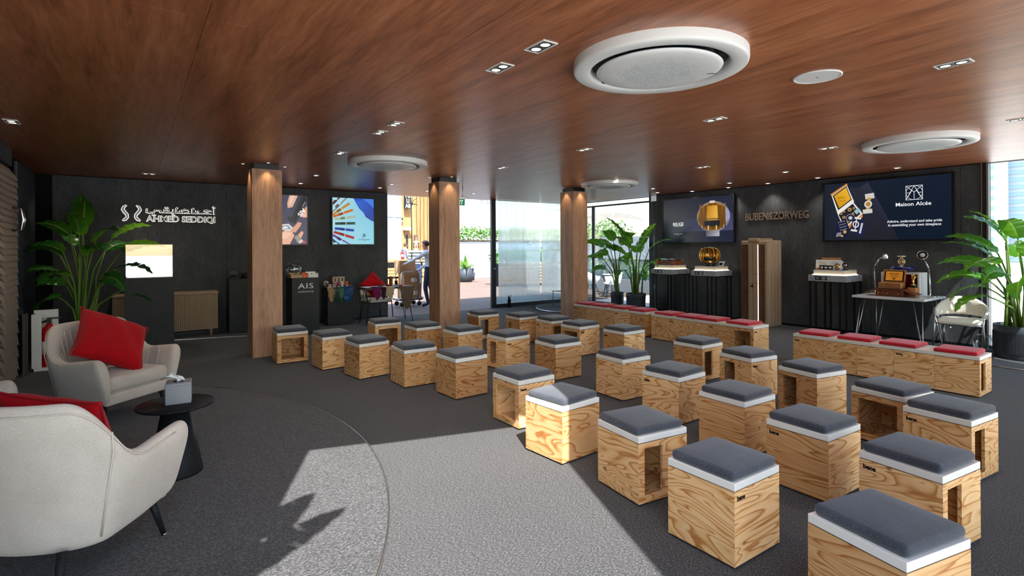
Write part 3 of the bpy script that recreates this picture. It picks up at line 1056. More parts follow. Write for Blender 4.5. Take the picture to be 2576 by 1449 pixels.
# white walls, hedge and plants right of the doorway
M_ext = mat('rendered_wall', srgb(158, 170, 188), .8)
t = thing('garden_wall', 'white stepped garden wall with dark coping under the hedge', 'wall', (0, 24, 0))
mb = MB(); mb.b2((12.6, .45, 0), (30, .65, 1.80)); mb.build('back_wall', M_ext, t)
mb = MB(); mb.b2((12.6, .40, 1.82), (30, .70, 1.88)); mb.build('coping', M_frame, t)
mb = MB(); mb.prism([(14.70, -1.2), (14.98, -1.2), (14.98, -.9), (14.70, -.9)], 0, 1.04); mb.build('pier', M_ext, t)
mb = MB(); mb.add([(12.2, -1.1, 0), (14.70, -1.1, 0), (14.70, -1.1, 1.02), (12.2, -1.1, 1.30), (12.2, -1.0, 0), (14.70, -1.0, 0), (14.70, -1.0, 1.02), (12.2, -1.0, 1.30)], [(0, 1, 2, 3), (5, 4, 7, 6), (3, 2, 6, 7), (0, 4, 5, 1), (1, 5, 6, 2), (0, 3, 7, 4)]); mb.build('sloping_wall', M_ext, t)
mb = MB(); mb.add([(14.98, .40, .30), (30, .40, .95), (30, -.6, .95), (14.98, -.6, .30), (14.98, .40, 0), (30, .40, 0), (30, -.6, 0), (14.98, -.6, 0)], [(0, 1, 2, 3), (4, 7, 6, 5), (3, 2, 6, 7), (0, 3, 7, 4), (1, 5, 6, 2), (0, 4, 5, 1)]); mb.build('ramp', M_ext, t)

def leafy(mb, c, rx, ry, rz_, n, ls, seed, mi=2):
    rr = random.Random(seed)
    for _ in range(n):
        u = Vector((rr.gauss(0, 1), rr.gauss(0, 1), rr.gauss(0, 1))).normalized() * (rr.random() ** .4)
        p = Vector((c[0] + u.x * rx, c[1] + u.y * ry, c[2] + u.z * rz_))
        a = Vector((rr.uniform(-1, 1), rr.uniform(-1, 1), rr.uniform(-.3, 1))).normalized()
        b = a.cross(Vector((rr.uniform(-1, 1), rr.uniform(-1, 1), rr.uniform(-1, 1)))).normalized()
        l = ls * rr.uniform(.6, 1.3)
        nrm = a.cross(b)
        mb.add([p, p + a * l * .5 + b * l * .22, p + a * l - nrm * l * .15, p + a * l * .5 - b * l * .22], [(0, 1, 2), (0, 2, 3)], rr.randrange(mi))
def leaf_mat(name, c1, c2, trl=.35, rough=.35):
    mt = mat(name, rough=rough, spec=.5)
    t = NT(mt)
    t.color(t.ramp(t.noise(t.coords((1, 1, 1)), 3, 3), [(.3, c1), (.7, c2)]))
    tl = t.n('BsdfTranslucent')
    tl.inputs[0].default_value = tuple(c2[:3]) + (1,)
    mx = t.n('MixShader')
    mx.inputs[0].default_value = trl
    t.l(t.b.outputs[0], mx.inputs[1])
    t.l(tl.outputs[0], mx.inputs[2])
    out = [n for n in t.t.nodes if n.type == 'OUTPUT_MATERIAL'][0]
    t.l(mx.outputs[0], out.inputs['Surface'])
    return mt
M_hedge = leaf_mat('hedge_leaf', srgb(84, 128, 58), srgb(150, 190, 96))
M_hedge2 = leaf_mat('hedge_leaf_dark', srgb(48, 92, 44), srgb(96, 146, 70))
t = thing('hedge', 'leafy green hedge growing above the white garden wall', 'hedge', (0, 24.75, 1.86))
for k in range(8):
    mb = MB(); leafy(mb, (14.35 + k * .62, .1, .40), .42, .35, .42, 240, .16, 10 + k)
    o = mb.build('foliage', [M_hedge, M_hedge2], t); o['kind'] = 'stuff'
mb = MB(); mb.b2((13.9, -.1, .03), (19.2, .3, .1)); mb.build('soil', M_soil, t)
def spiky_pot(x, y, lab, k=1.):
    t = thing('potted_plant', lab, 'plant', (x, y, -.01), 0)
    mb = MB(); mb.lathe([(0, 0), (.16 * k, 0), (.20 * k, .30 * k), (.17 * k, .30 * k), (0, .26 * k)], 20); mb.build('pot', M_pot, t)
    rr = random.Random(int(x * 7))
    for i in range(16):
        a = rr.uniform(0, 2 * PI); e = rr.uniform(.5, 1.3); L = rr.uniform(.3, .55) * k
        d0 = Vector((math.cos(a) * math.cos(e), math.sin(a) * math.cos(e), math.sin(e)))
        sd_ = Vector((-math.sin(a), math.cos(a), 0))
        mb = MB()
        vs = []
        for q in range(5):
            s_ = q / 4
            p = Vector((0, 0, .28 * k)) + d0 * L * s_ + Vector((0, 0, -.25 * L * s_ * s_)) + Vector((math.cos(a), math.sin(a), 0)) * .12 * L * s_ * s_
            w_ = .035 * k * math.sin(PI * min(1, .15 + s_ * .85)) + .001
            vs += [p - sd_ * w_, p + sd_ * w_]
        mb.add(vs, [(2 * q, 2 * q + 1, 2 * q + 3, 2 * q + 2) for q in range(4)], 0, True)
        mb.build('leaf', M_hedge, t)
    return t
spiky_pot(13.15, 22.1, 'spiky green plant in a dark pot against the white garden wall', 1.2)
spiky_pot(12.35, 21.2, 'taller spiky plant half hidden behind the middle column outdoors', 2.0)

M_ext = mat('rendered_wall', srgb(158, 170, 188), .8)
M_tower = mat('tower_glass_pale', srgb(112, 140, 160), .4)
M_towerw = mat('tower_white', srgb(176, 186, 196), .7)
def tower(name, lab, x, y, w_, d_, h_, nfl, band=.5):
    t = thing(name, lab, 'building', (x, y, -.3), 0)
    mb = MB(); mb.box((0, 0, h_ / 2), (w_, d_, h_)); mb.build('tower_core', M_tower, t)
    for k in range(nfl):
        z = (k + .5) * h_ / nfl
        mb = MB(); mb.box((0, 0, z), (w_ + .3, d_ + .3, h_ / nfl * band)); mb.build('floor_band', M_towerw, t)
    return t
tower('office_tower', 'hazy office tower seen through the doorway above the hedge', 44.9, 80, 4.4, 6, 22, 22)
t = thing('white_hall', 'plain white building with large grey letters beyond the hedge', 'building', (0, 60, -.3))
mb = MB(); mb.b2((35.6, 0, 0), (52, 6, 14)); mb.build('white_facade', M_wht, t)
text_obj('facade_lettering', 'TH', 1.0, mat('grey_letters', srgb(96, 102, 112), .6), t, (38.15, -.06, 7.7), WALLY, .05, .02, sx=1.5, space=1.3)

# seen through the film-covered door: slatted bench, low hedge wall
t = thing('garden_bench_wall', 'long slatted timber seat wall behind the frosted door', 'seat wall', (0, 17, 0))
for k in range(7):
    mb = MB(); mb.b2((11.8, .03 * k, .12 + k * .12), (19, .3 + .03 * k, .20 + k * .12)); mb.build('slat', M_larch, t)
mb = MB(); mb.b2((11.85, .3, 0), (18.9, .9, .9)); mb.build('core', M_blackm, t)
t = thing('low_hedge', 'blurred green hedge behind the frosted door', 'hedge', (0, 17.9, .0))
for k in range(9):
    mb = MB(); leafy(mb, (12.2 + k * .8, .3, 1.15), .5, .3, .35, 150, .2, 40 + k)
    o = mb.build('foliage', [M_hedge2, M_hedge], t); o['kind'] = 'stuff'

# grey wall, canopies, furniture outside the right-hand window
t = thing('grey_parapet', 'long pale grey parapet wall with planter ledge outside the window', 'wall', (14.2, 0, 0))
mb = MB(); mb.b2((0, 8.6, 1.12), (.25, 16.6, 1.92)); mb.build('parapet_top', mat('parapet_grey', srgb(150, 158, 170), .8), t)
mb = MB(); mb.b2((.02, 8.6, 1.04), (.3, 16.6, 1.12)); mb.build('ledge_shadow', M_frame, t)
mb = MB(); mb.b2((.4, 8.6, 0), (.6, 16.6, 1.04)); mb.build('parapet_base', mat('parapet_blue', srgb(176, 204, 212), .6), t)
mb = MB(); mb.b2((-.35, 8.8, 0), (.0, 16.4, .42)); mb.build('planter_box', mat('planter_grey', srgb(120, 126, 134), .8), t)
for k in range(10):
    t2 = thing('planter_shrub', 'small green shrub in the planter, %s from the right outside the window' % ORD[k], 'shrub', (14.02, 9.6 + k * .62, .42), 0, 'planter shrubs')
    mb = MB(); leafy(mb, (0, 0, .24 + .1 * (k % 3)), .17, .26, .28 + .06 * (k % 2), 90, .13, 70 + k)
    o = mb.build('foliage', [M_hedge, M_hedge2], t2); o['kind'] = 'stuff'
    mb = MB(); mb.tube([(0, 0, 0), (0, .01, .25)], .012, 6); mb.build('stem', M_stem, t2)
def canopy(lab, x, y, z, L, seed):
    t = thing('shade_sail', lab, 'canopy', (x, y, 0), 0, 'pale shade sails')
    n = 12
    vs, fs = [], []
    for i in range(n + 1):
        for j in range(n + 1):
            u, v = i / n * 2 - 1, j / n * 2 - 1
            vs.append((u * 1.2, v * L, z + .7 * math.cos(v * 1.5 + seed) * (1 - .3 * u * u) + .25 * u * v))
    for i in range(n):
        for j in range(n):
            a = i * (n + 1) + j
            fs.append((a, a + 1, a + n + 2, a + n + 1))
    mb = MB(); mb.add(vs, fs, 0, True)
    o = mb.build('sail', mat('sail_cloth', srgb(232, 220, 208), .9), t)
    md = o.modifiers.new('thick', 'SOLIDIFY'); md.thickness = .03
    mb = MB(); mb.tube([(0, -L * .7, 0), (0, -L * .7, z + .2)], .06, 8); mb.build('mast', M_wht, t)
    return t
canopy('pale shade sail rising beyond the parapet, left of the window plants', 26, 27, 3.1, 3.6, .6)
canopy('beige shade sail beyond the parapet, right behind the window plants', 24, 20.5, 3.3, 2.6, -.7)
tr_ = thing('garden_tree', 'rounded green tree top beyond the grey parapet', 'tree', (21, 20.6, 0))
mb = MB(); leafy(mb, (0, 0, 2.2), 1.3, 1.3, .75, 420, .3, 5); o = mb.build('crown', [M_hedge, M_hedge2], tr_); o['kind'] = 'stuff'
mb = MB(); mb.tube([(0, 0, 0), (.05, 0, 1.6)], [.1, .06], 8); mb.build('trunk', mat('bark', srgb(110, 92, 78), .9), tr_)
tr_ = thing('garden_tree', 'pale green tree seen blurred at the right of the frosted door', 'tree', (13.1, 14.6, 0))
mb = MB(); leafy(mb, (0, 0, 2.3), .55, .55, .9, 420, .22, 8); o = mb.build('crown', [M_hedge2, M_hedge], tr_); o['kind'] = 'stuff'
mb = MB(); mb.tube([(0, 0, 0), (.02, 0, 1.7)], [.06, .04], 8); mb.build('trunk', MATS['bark'], tr_)
for k, (x, y, z, pts) in enumerate(((10.3, 22.5, 3.6, ((0, .0), (.28, .22), (.1, .3), (.35, -.1), (.22, -.05))), (11.95, 22.0, 3.0, ((0, 0), (-.25, .45), (-.5, .62), (-.15, .75), (-.45, .35))))):
    tt = thing('bare_shrub', 'bare dark branches %s' % ('at the left jamb of the doorway', 'beside the middle column outdoors')[k], 'tree', (x, y, 0))
    mb = MB(); mb.tube([(0, 0, 0), (.02, 0, z * .5), (0, 0, z)], [.03, .025, .02], 6); mb.build('trunk', M_blackm, tt)
    for (dx, dz) in pts[1:]:
        mb = MB(); mb.tube([(0, 0, z - .1), (dx * .5, .03, z + dz * .6), (dx, 0, z + dz)], [.018, .014, .006], 6); mb.build('branch', M_blackm, tt)

def lounge_chair(lab, x, y, rz):
    t = thing('terrace_chair', lab, 'chair', (x, y, 0), rz, 'white terrace chairs')
    n = 20
    vs, fs = [], []
    for j, (zz, rr) in enumerate(((.40, .20), (.44, .27), (.60, .31), (.78, .33))):
        for k in range(n + 1):
            a = R(-115) + R(230) * k / n
            hh = zz if j < 2 else (.44 + (zz - .44) * (.55 + .45 * math.cos(a) ** 2 if math.cos(a) > 0 else .55))
            vs.append((-rr * math.cos(a), rr * math.sin(a), hh))
    for j in range(3):
        for k in range(n):
            a = j * (n + 1) + k
            fs.append((a, a + 1, a + n + 2, a + n + 1))
    mb = MB(); mb.add(vs, fs, 0, True)
    o = mb.build('shell', M_wht, t); md = o.modifiers.new('thick', 'SOLIDIFY'); md.thickness = .025
    mb = MB(); mb.lathe([(0, .40), (.22, .40), (.26, .43), (.22, .46), (0, .46)], 20); mb.build('seat', M_wht, t)
    for sx in (-1, 1):
        for sy in (-1, 1):
            mb = MB(); mb.tube([(sx * .12, sy * .12, .40), (sx * .22, sy * .22, 0)], [.016, .011], 8); mb.build('leg', M_black, t)
    return t
lounge_chair('white shell chair outside the window beside the rightmost column', 11.95, 12.6, R(20))
lounge_chair('pale shell chair outside the window before the planter', 12.15, 11.85, R(150))
t = thing('terrace_table', 'small round terrace table outside the window', 'table', (12.6, 12.35, 0))
mb = MB(); mb.lathe([(0, .66), (.26, .66), (.26, .685), (0, .685)], 24); mb.build('table_top', M_wht, t)
for k in range(3):
    a = k * 2.1
    mb = MB(); mb.tube([(.1 * math.cos(a), .1 * math.sin(a), .66), (.22 * math.cos(a), .22 * math.sin(a), 0)], .01, 8); mb.build('leg', M_black, t)
# towers beyond the far right glazing
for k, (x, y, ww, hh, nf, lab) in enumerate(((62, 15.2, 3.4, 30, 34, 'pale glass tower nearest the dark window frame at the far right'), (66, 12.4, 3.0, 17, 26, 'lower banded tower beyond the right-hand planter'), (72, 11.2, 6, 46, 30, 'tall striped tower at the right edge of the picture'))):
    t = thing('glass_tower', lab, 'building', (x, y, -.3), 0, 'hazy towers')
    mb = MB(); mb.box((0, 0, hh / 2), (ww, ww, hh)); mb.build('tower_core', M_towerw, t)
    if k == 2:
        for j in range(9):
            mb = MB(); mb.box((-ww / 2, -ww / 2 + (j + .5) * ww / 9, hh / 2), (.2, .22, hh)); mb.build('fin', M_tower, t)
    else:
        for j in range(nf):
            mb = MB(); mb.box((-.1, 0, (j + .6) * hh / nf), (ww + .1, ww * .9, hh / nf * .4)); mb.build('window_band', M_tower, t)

# ------------------------------------------------------------------ plants (bird of paradise)
def leaf_blade_mat(name, c1, c2, c3):
    mt = mat(name, rough=.28, spec=.6)
    t = NT(mt)
    uv = t.n('UVMap')
    sx = t.n('SeparateXYZ')
    t.l(uv.outputs[0], sx.inputs[0])
    rib = t.ramp(t.math('ABSOLUTE', t.math('SUBTRACT', sx.outputs[0], .5)), [(.0, (1,) * 3), (.025, (1,) * 3), (.05, (0,) * 3)])
    vv = t.math('FRACT', t.math('ADD', t.math('MULTIPLY', sx.outputs[1], 26.), t.math('MULTIPLY', t.math('ABSOLUTE', t.math('SUBTRACT', sx.outputs[0], .5)), -9.)))
    vein = t.ramp(vv, [(0, (0,) * 3), (.5, (1,) * 3), (1, (0,) * 3)])
    oi = t.n('ObjectInfo')
    base = t.mix(oi.outputs['Random'], c1, c2)
    base = t.mix(t.math('MULTIPLY', vein, .35), base, c3)
    base = t.mix(t.math('MULTIPLY', rib, .8), base, srgb(170, 200, 110))
    t.color(base)
    t.bump(vv, .25, .004)
    tl = t.n('BsdfTranslucent')
    t.l(t.mix(.5, base, srgb(150, 205, 40)), tl.inputs[0])
    mx = t.n('MixShader')
    mx.inputs[0].default_value = .38
    t.l(t.b.outputs[0], mx.inputs[1])
    t.l(tl.outputs[0], mx.inputs[2])
    out = [n for n in t.t.nodes if n.type == 'OUTPUT_MATERIAL'][0]
    t.l(mx.outputs[0], out.inputs['Surface'])
    return mt
M_leaf = leaf_blade_mat('broad_leaf', srgb(28, 100, 30), srgb(72, 148, 46), srgb(96, 170, 62))
M_leafd = leaf_blade_mat('broad_leaf_deep', srgb(16, 72, 26), srgb(40, 116, 40), srgb(56, 128, 48))

def blade(parent, base, direc, L, W, droop, roll, rr, splits, mt, fold=.35):
    """one paddle leaf with midrib, fold and torn edges"""
    n = 16
    d = direc.normalized()
    side = d.cross(Vector((0, 0, 1)))
    side = side.normalized() if side.length > .05 else Vector((1, 0, 0))
    q0 = Matrix.Rotation(roll, 3, d)
    side = q0 @ side
    p = Vector(base)
    rows = []
    dd = d.copy()
    axis = d.cross(Vector((0, 0, -1)))
    axis = axis.normalized() if axis.length > .05 else side.copy()
    for i in range(n + 1):
        s = i / n
        wd = W * (math.sin(PI * min(1., .03 + s * .97) ** .78) ** .62) * (1 - .12 * s)
        nr = dd.cross(side).normalized()
        rows.append((p.copy(), side.copy(), nr, wd, s))
        rot = Matrix.Rotation(droop / n * (.5 + s), 3, axis)
        dd = rot @ dd
        p = p + dd * (L / n)
    mb = MB()
    uvs = []
    def strip(sg):
        cuts = [i for i in range(3, n - 1) if rr.random() < splits]
        off = 0.
        prev = None
        for i in range(n + 1):
            P, sd, nr, wd, s = rows[i]
            def row(shift):
                out = []
                for k in (0, .4, .75, 1.):
                    lift = fold * wd * k * (1 - .55 * k) * 1.2
                    q = P + sd * sg * wd * k - nr * lift + dd * 0 + nr * (.012 * math.sin(i * 2.1 + k * 3)) * k
                    q = q + (rows[min(i + 1, n)][0] - rows[max(i - 1, 0)][0]).normalized() * shift * k + Vector((0, 0, -abs(shift) * .5 * k))
                    out.append((q, (.5 + sg * .5 * k, s)))
                return out
            cur = row(off)
            if prev is not None:
                o = len(mb.v)
                mb.add([x[0] for x in prev] + [x[0] for x in cur], [((k, k + 1, 5 + k, 4 + k) if sg > 0 else (k + 1, k, 4 + k, 5 + k)) for k in range(3)], 0, True)
                uvs.extend([x[1] for x in prev] + [x[1] for x in cur])
            if i in cuts:
                off = -off if off else rr.choice((-1, 1)) * L * .022
                off += rr.uniform(.4, 1.) * L * .02
                prev = row(off)
            else:
                prev = cur
                off *= .75
    strip(1); strip(-1)
    me = bpy.data.meshes.new('leaf')
    me.from_pydata([tuple(v) for v in mb.v], [], mb.f)
    me.materials.append(mt)
    me.polygons.foreach_set('use_smooth', [True] * len(me.polygons))
    ul = me.uv_layers.new(name='UVMap')
    for lp in me.loops:
        ul.data[lp.index].uv = uvs[lp.vertex_index]
    me.update()
    return obj('leaf', me, parent)

def palm_plant(name, label, loc, pot, leaves, seed, splits=.12, deep=False, group='potted bird of paradise plants'):
    """leaves: (azimuth, stem height, lean outwards, blade length, blade width, blade droop, pitch)"""
    t = thing(name, label, 'plant', loc, 0, group)
    rr = random.Random(seed)
    pr, ph, ribbed = pot
    mb = MB()
    if ribbed:
        mb.lathe([(0, 0), (pr * .93, 0), (pr * .97, .03), (pr * .985, ph * .2), (pr, ph * .8), (pr, ph), (pr * .94, ph), (pr * .92, ph - .05), (0, ph - .05)], 48)
    else:
        mb.lathe([(0, 0), (pr * .9, 0), (pr * .93, .02), (pr, ph * .82), (pr * 1.02, ph * .84), (pr * 1.02, ph), (pr * .93, ph), (pr * .92, ph - .04), (0, ph - .04)], 40)
    pt = mb.build('pot', M_pot, t)
    if ribbed:
        mb = MB()
        for k in range(110):
            a = 2 * PI * k / 110
            mb.box((pr * 1.002 * math.cos(a), pr * 1.002 * math.sin(a), ph * .50), (.008, .0095, ph * .60), a)
        f = mb.build('pot_flutes', M_pot, pt); f['kind'] = 'stuff'
    mb = MB(); mb.lathe([(0, ph - .03), (pr * .93, ph - .035)], 28); mb.build('soil', M_soil, t)
    for (az, sh, lean, L, W, droop, pitch) in leaves:
        az = R(az)
        o = Vector((math.cos(az), math.sin(az), 0))
        b0 = Vector((rr.uniform(-.35, .35) * pr, rr.uniform(-.35, .35) * pr, ph - .05)) + o * pr * .25
        top = Vector((0, 0, ph)) + o * (lean + pr * .25) + Vector((0, 0, sh))
        mid = b0.lerp(top, .55) + Vector((0, 0, sh * .10)) - o * lean * .22
        path = [b0, b0.lerp(mid, .5), mid, mid.lerp(top, .55) + Vector((0, 0, .012)), top]
        mb = MB(); mb.tube(path, [.021, .017, .014, .011, .009], 7); mb.build('stem', M_stem, t)
        dr = (top - path[3]).normalized() * .55 + (o * math.cos(R(pitch)) + Vector((0, 0, math.sin(R(pitch))))) * .9
        blade(t, top, dr, L, W, R(droop), rr.uniform(-.9, .9), rr, splits, M_leafd if deep and rr.random() < .6 else M_leaf)
    return t

random.seed(3)
palm_plant('potted_palm', 'big lush green plant in the dark left corner behind the armchair', (-.62, 10.25, 0), (.24, .45, False),
    [(200, 1.10, .18, .42, .12, 75, 25), (215, .80, .24, .45, .12, 60, 10), (165, .62, .16, .40, .10, 80, 5), (95, 1.45, .05, .60, .15, 30, 70), (15, 1.30, .30, .58, .13, 55, 35),
     (350, 1.10, .42, .60, .12, 60, 20), (330, .85, .40, .56, .12, 70, 5), (260, 1.35, .12, .60, .15, 75, 45), (285, 1.05, .20, .62, .14, 80, 25), (240, .75, .28, .58, .13, 85, 10),
     (310, .70, .30, .55, .13, 95, 0), (225, .45, .30, .42, .11, 90, -5), (345, .5, .42, .5, .11, 80, -5), (120, 1.2, .2, .6, .14, 60, 35), (45, 1.1, .3, .6, .13, 70, 20),
     (275, 1.5, .03, .5, .15, 55, 60), (300, 1.25, .25, .6, .14, 70, 30), (190, 1.35, .10, .42, .12, 65, 35), (228, 1.05, .3, .55, .13, 75, 20), (0, .9, .5, .5, .11, 70, 10)], 11, .05, True)
palm_plant('potted_palm', 'slimmer potted plant by the window, left of the pair', (10.05, 9.60, 0), (.165, .42, False),
    [(150, 1.15, .30, .60, .13, 70, 25), (185, .95, .34, .58, .12, 75, 10), (210, 1.05, .25, .62, .14, 80, 30), (240, .80, .3, .55, .12, 85, 10), (130, .85, .32, .5, .12, 75, 15),
     (270, 1.2, .1, .55, .14, 60, 45), (160, .6, .26, .45, .11, 80, 5), (100, 1.1, .16, .55, .13, 60, 40), (225, .55, .26, .45, .10, 85, 0), (195, 1.3, .15, .55, .14, 65, 40)], 22, .08)
palm_plant('potted_palm', 'tallest torn leaved potted plant by the window, right of the pair', (9.98, 8.92, 0), (.235, .44, False),
    [(140, 1.25, .16, .78, .15, 35, 62), (255, 1.15, .20, .75, .14, 40, 52), (120, .95, .2, .6, .13, 70, 30), (225, 1.0, .22, .6, .14, 75, 25), (200, .85, .3, .6, .13, 80, 15),
     (290, 1.05, .28, .62, .13, 55, 35), (310, .75, .3, .55, .12, 75, 10), (170, 1.1, .12, .6, .15, 65, 40), (265, .7, .26, .5, .12, 80, 10), (180, .55, .3, .45, .11, 85, 0), (240, .5, .3, .45, .1, 85, 0), (90, 1.2, .1, .6, .13, 55, 50), (30, 1.0, .2, .6, .13, 60, 35)], 37, .30)
palm_plant('potted_palm', 'sunlit large leaved plant in the ribbed grey planter at the right', (10.06, 1.97, 0), (.33, .47, True),
    [(118, 1.0, .20, .66, .13, 55, 30), (135, 1.15, .14, .66, .16, 60, 45), (110, .80, .30, .60, .13, 60, 12), (150, .85, .30, .58, .13, 75, 5), (165, .72, .32, .56, .14, 80, 5),
     (185, .62, .32, .52, .15, 95, 0), (128, .52, .36, .50, .12, 80, -5), (200, .95, .18, .55, .16, 85, 30), (100, .95, .25, .62, .13, 50, 28), (140, .40, .40, .50, .12, 75, -8),
     (90, 1.20, .10, .60, .14, 50, 55), (240, 1.0, .2, .55, .14, 75, 30), (215, .6, .3, .45, .12, 90, 5), (300, 1.0, .2, .55, .13, 60, 35), (20, .95, .24, .55, .13, 60, 30), (112, .64, .32, .6, .12, 65, 4), (172, 1.2, .1, .5, .15, 70, 50), (270, .7, .3, .5, .12, 80, 10)], 51, .14)
# a plant of the same kind by the entrance beside the viewer: its leaves shade the sunlit carpet
palm_plant('potted_palm', 'potted plant by the entrance left of the viewer, outside the picture', (-.85, .85, 0), (.22, .45, False),
    [(50, 1.96, .30, .75, .14, 30, 14), (35, 2.00, .42, .75, .14, 28, 12), (65, 1.98, .34, .80, .13, 28, 12), (20, 1.95, .40, .75, .13, 28, 12), (80, 2.0, .38, .7, .13, 28, 14), (110, 1.7, .25, .7, .14, 35, 35), (180, 1.3, .3, .7, .14, 60, 30), (220, 1.0, .3, .6, .13, 70, 10), (280, 1.1, .3, .6, .12, 70, 10), (150, 1.5, .3, .6, .12, 60, 20)], 63, .2)

# ------------------------------------------------------------------ left corner
t = thing('scale_tile_screen', 'wall screen of overlapping taupe diamond tiles at the left edge', 'wall panel', (-1.30, 0, 0))
mb = MB(); mb.b2((0, 7.6, .02), (.05, 9.0, 2.60)); mb.build('backing', mat('tile_gap', srgb(40, 36, 34), .8), t)
tw, th_ = .125, .150
mb = MB(); mb.add([(.0, 0, th_ * .62), (.012, -tw / 2, 0), (.085, 0, -th_ * .50), (.012, tw / 2, 0), (.072, 0, -.01)], [(0, 1, 4), (1, 2, 4), (2, 3, 4), (3, 0, 4), (0, 3, 2, 1)])
TILE = mb.mesh('tile', mat('taupe_tile', srgb(132, 120, 110), .6))
nt_ = 0
for i in range(34):
    for j in range(12):
        y = 7.66 + j * tw + (i % 2) * tw / 2
        z = .10 + i * th_ / 2
        if y > 8.98 or z > 2.52 or y < 8.05:
            continue
        o = obj('tile', TILE, t, (.05, y, z)); nt_ += 1
for zz in (0,):
    mb = MB(); mb.tube([(.12, 8.66, 1.82), (.20, 8.66, 1.83), (.215, 8.66, 1.95), (.20, 8.66, 2.08), (.12, 8.66, 2.09)], .016, 10); h_ = mb.build('handle', M_chrome, t)
    mb = MB(); mb.tube([(.12, 8.74, 1.82), (.20, 8.74, 1.83), (.215, 8.74, 1.95), (.20, 8.74, 2.08), (.12, 8.74, 2.09)], .016, 10); mb.build('handle', M_chrome, t)
mb = MB(); mb.b2((-.02, 7.6, 2.62), (.07, 9.0, 2.83)); mb.build('header', M_slate, t)

def fluted(name, lab, x, y0, y1, z1, mt, n):
    t = thing(name, lab, 'screen', (x, y0, 0))
    mb = MB(); mb.b2((-.02, 0, 0), (0, y1 - y0, z1)); mb.build('backing', mt, t)
    st = (y1 - y0) / n
    for k in range(n):
        mb = MB(); mb.lathe([(st * .48, 0), (st * .48, z1)], 8, (0, (k + .5) * st, 0)); mb.build('flute', mt, t)
    return t
fluted('fluted_screen', 'tall black fluted screen in the dark left corner', -1.20, 9.06, 10.5, 2.7, mat('fluted_navy', (.010, .013, .022, 1), .35), 40)
fluted('fluted_screen', 'low grey fluted screen beside the tiled wall', -1.12, 8.98, 9.22, .78, mat('fluted_grey', srgb(78, 72, 68), .6), 16)

# extinguisher stand
t = thing('extinguisher_stand', 'white floor stand with cut out niche behind the armchair', 'stand', (-.97, 9.40, 0), R(0))
mb = MB(); mb.b2((-.12, .10, 0), (.13, .12, .78)); mb.build('back_board', M_wht, t)
mb = MB(); mb.b2((-.12, -.12, 0), (-.10, .10, .74)); mb.build('side_board', M_wht, t)
mb = MB(); mb.b2((.11, -.12, 0), (.13, .10, .30)); mb.build('side_board', M_wht, t)
mb = MB(); mb.b2((-.12, -.12, 0), (.13, .12, .04)); mb.build('base', M_wht, t)
mb = MB(); mb.b2((-.12, -.125, .04), (-.02, -.115, .74)); mb.build('front_board', M_wht, t)
extinguisher('fire_extinguisher', 'red fire extinguisher with black hose in the white floor stand', (-.925, 9.40, .04), 1.2)

# fluted sideboard
t = thing('fluted_sideboard', 'low tan sideboard with fluted doors under the glowing sign', 'sideboard', (-.30, 11.19, 0))
M_tan = mat('tan_lacquer', srgb(164, 142, 116), .5)
mb = MB(); mb.b2((0, .0, .12), (1.56, .42, .76)); mb.build('body', M_tan, t)
mb = MB(); mb.b2((-.012, -.02, .765), (1.572, .42, .80)); mb.build('top_board', M_tan, t, bev=.004)
for k, (a, b) in enumerate(((.02, .52), (.53, 1.03), (1.04, 1.54))):
    mb = MB(); mb.b2((a, -.012, .135), (b, 0, .755)); d_ = mb.build('door', M_tan, t)
    n = 16
    st = (b - a) / n
    for i in range(n):
        mb = MB(); mb.lathe([(st * .42, .14), (st * .42, .75)], 8, (a + (i + .5) * st, -.012, 0)); mb.build('flute', M_tan, d_)
for x in (.10, 1.46):
    for y in (.06, .36):
        mb = MB(); mb.lathe([(0, 0), (.016, 0), (.022, .12), (0, .12)], 12); mb.build('leg', M_tan, t, (x, y, 0))

# showcase on plinth
t = thing('showcase_plinth', 'tall charcoal display plinth in front of the tan sideboard', 'plinth', (.20, 10.31, 0))
mb = MB(); mb.box((0, 0, .57), (.64, .62, 1.14)); mb.build('body', M_plinth, t, bev=.003)
t = thing('glass_showcase', 'empty glass showcase box on the charcoal plinth', 'showcase', (.20, 10.31, 1.1405))
mb = MB(); mb.box((0, 0, .012), (.60, .58, .022)); mb.build('white_base', M_wht, t)
for k, (c_, d_) in enumerate((((0, -.298, .26), (.60, .006, .50)), ((0, .298, .26), (.60, .006, .50)), ((-.298, 0, .26), (.006, .58, .50)), ((.298, 0, .26), (.006, .58, .50)), ((0, 0, .513), (.602, .602, .006)))):
    mb = MB(); mb.box(c_, d_); mb.build('pane', glass_thin('showcase_glass%d' % k, (.93, .96, .97), .45), t)

# glowing sign
def fit(me, x0, x1, z0, z1):
    xs_ = [v.co.x for v in me.vertices]; ys_ = [v.co.y for v in me.vertices]
    ax, bx, ay, by = min(xs_), max(xs_), min(ys_), max(ys_)
    for v in me.vertices:
        v.co.x = (v.co.x - ax) / (bx - ax) * (x1 - x0) + x0
        v.co.y = (v.co.y - ay) / (by - ay) * (z1 - z0) + z0
    return me
t = thing('wall_sign', 'halo lit metal lettering with double swan emblem on the dark wall', 'sign', (0, YB, 0))
M_signface = mat('polished_sign', (.16, .17, .19, 1), .25, .7)
def sign_text(body, x0, x1, z0, z1, nm, off=0.):
    me = fit(text_mesh(body, .2, .010, off), x0, x1, z0, z1); me.materials.clear(); me.materials.append(M_signface)
    obj(nm, me, t, (0, -.04, 0), WALLY)
    me = fit(text_mesh(body, .2, .0005, off + .004), x0 - .006, x1 + .006, z0 - .006, z1 + .006); me.materials.clear(); me.materials.append(M_halo)
    obj('halo_light', me, t, (0, -.003, 0), WALLY)
sign_text('AHMED SEDDIQI', .19, 1.27, 2.065, 2.185, 'latin_lettering', .004)
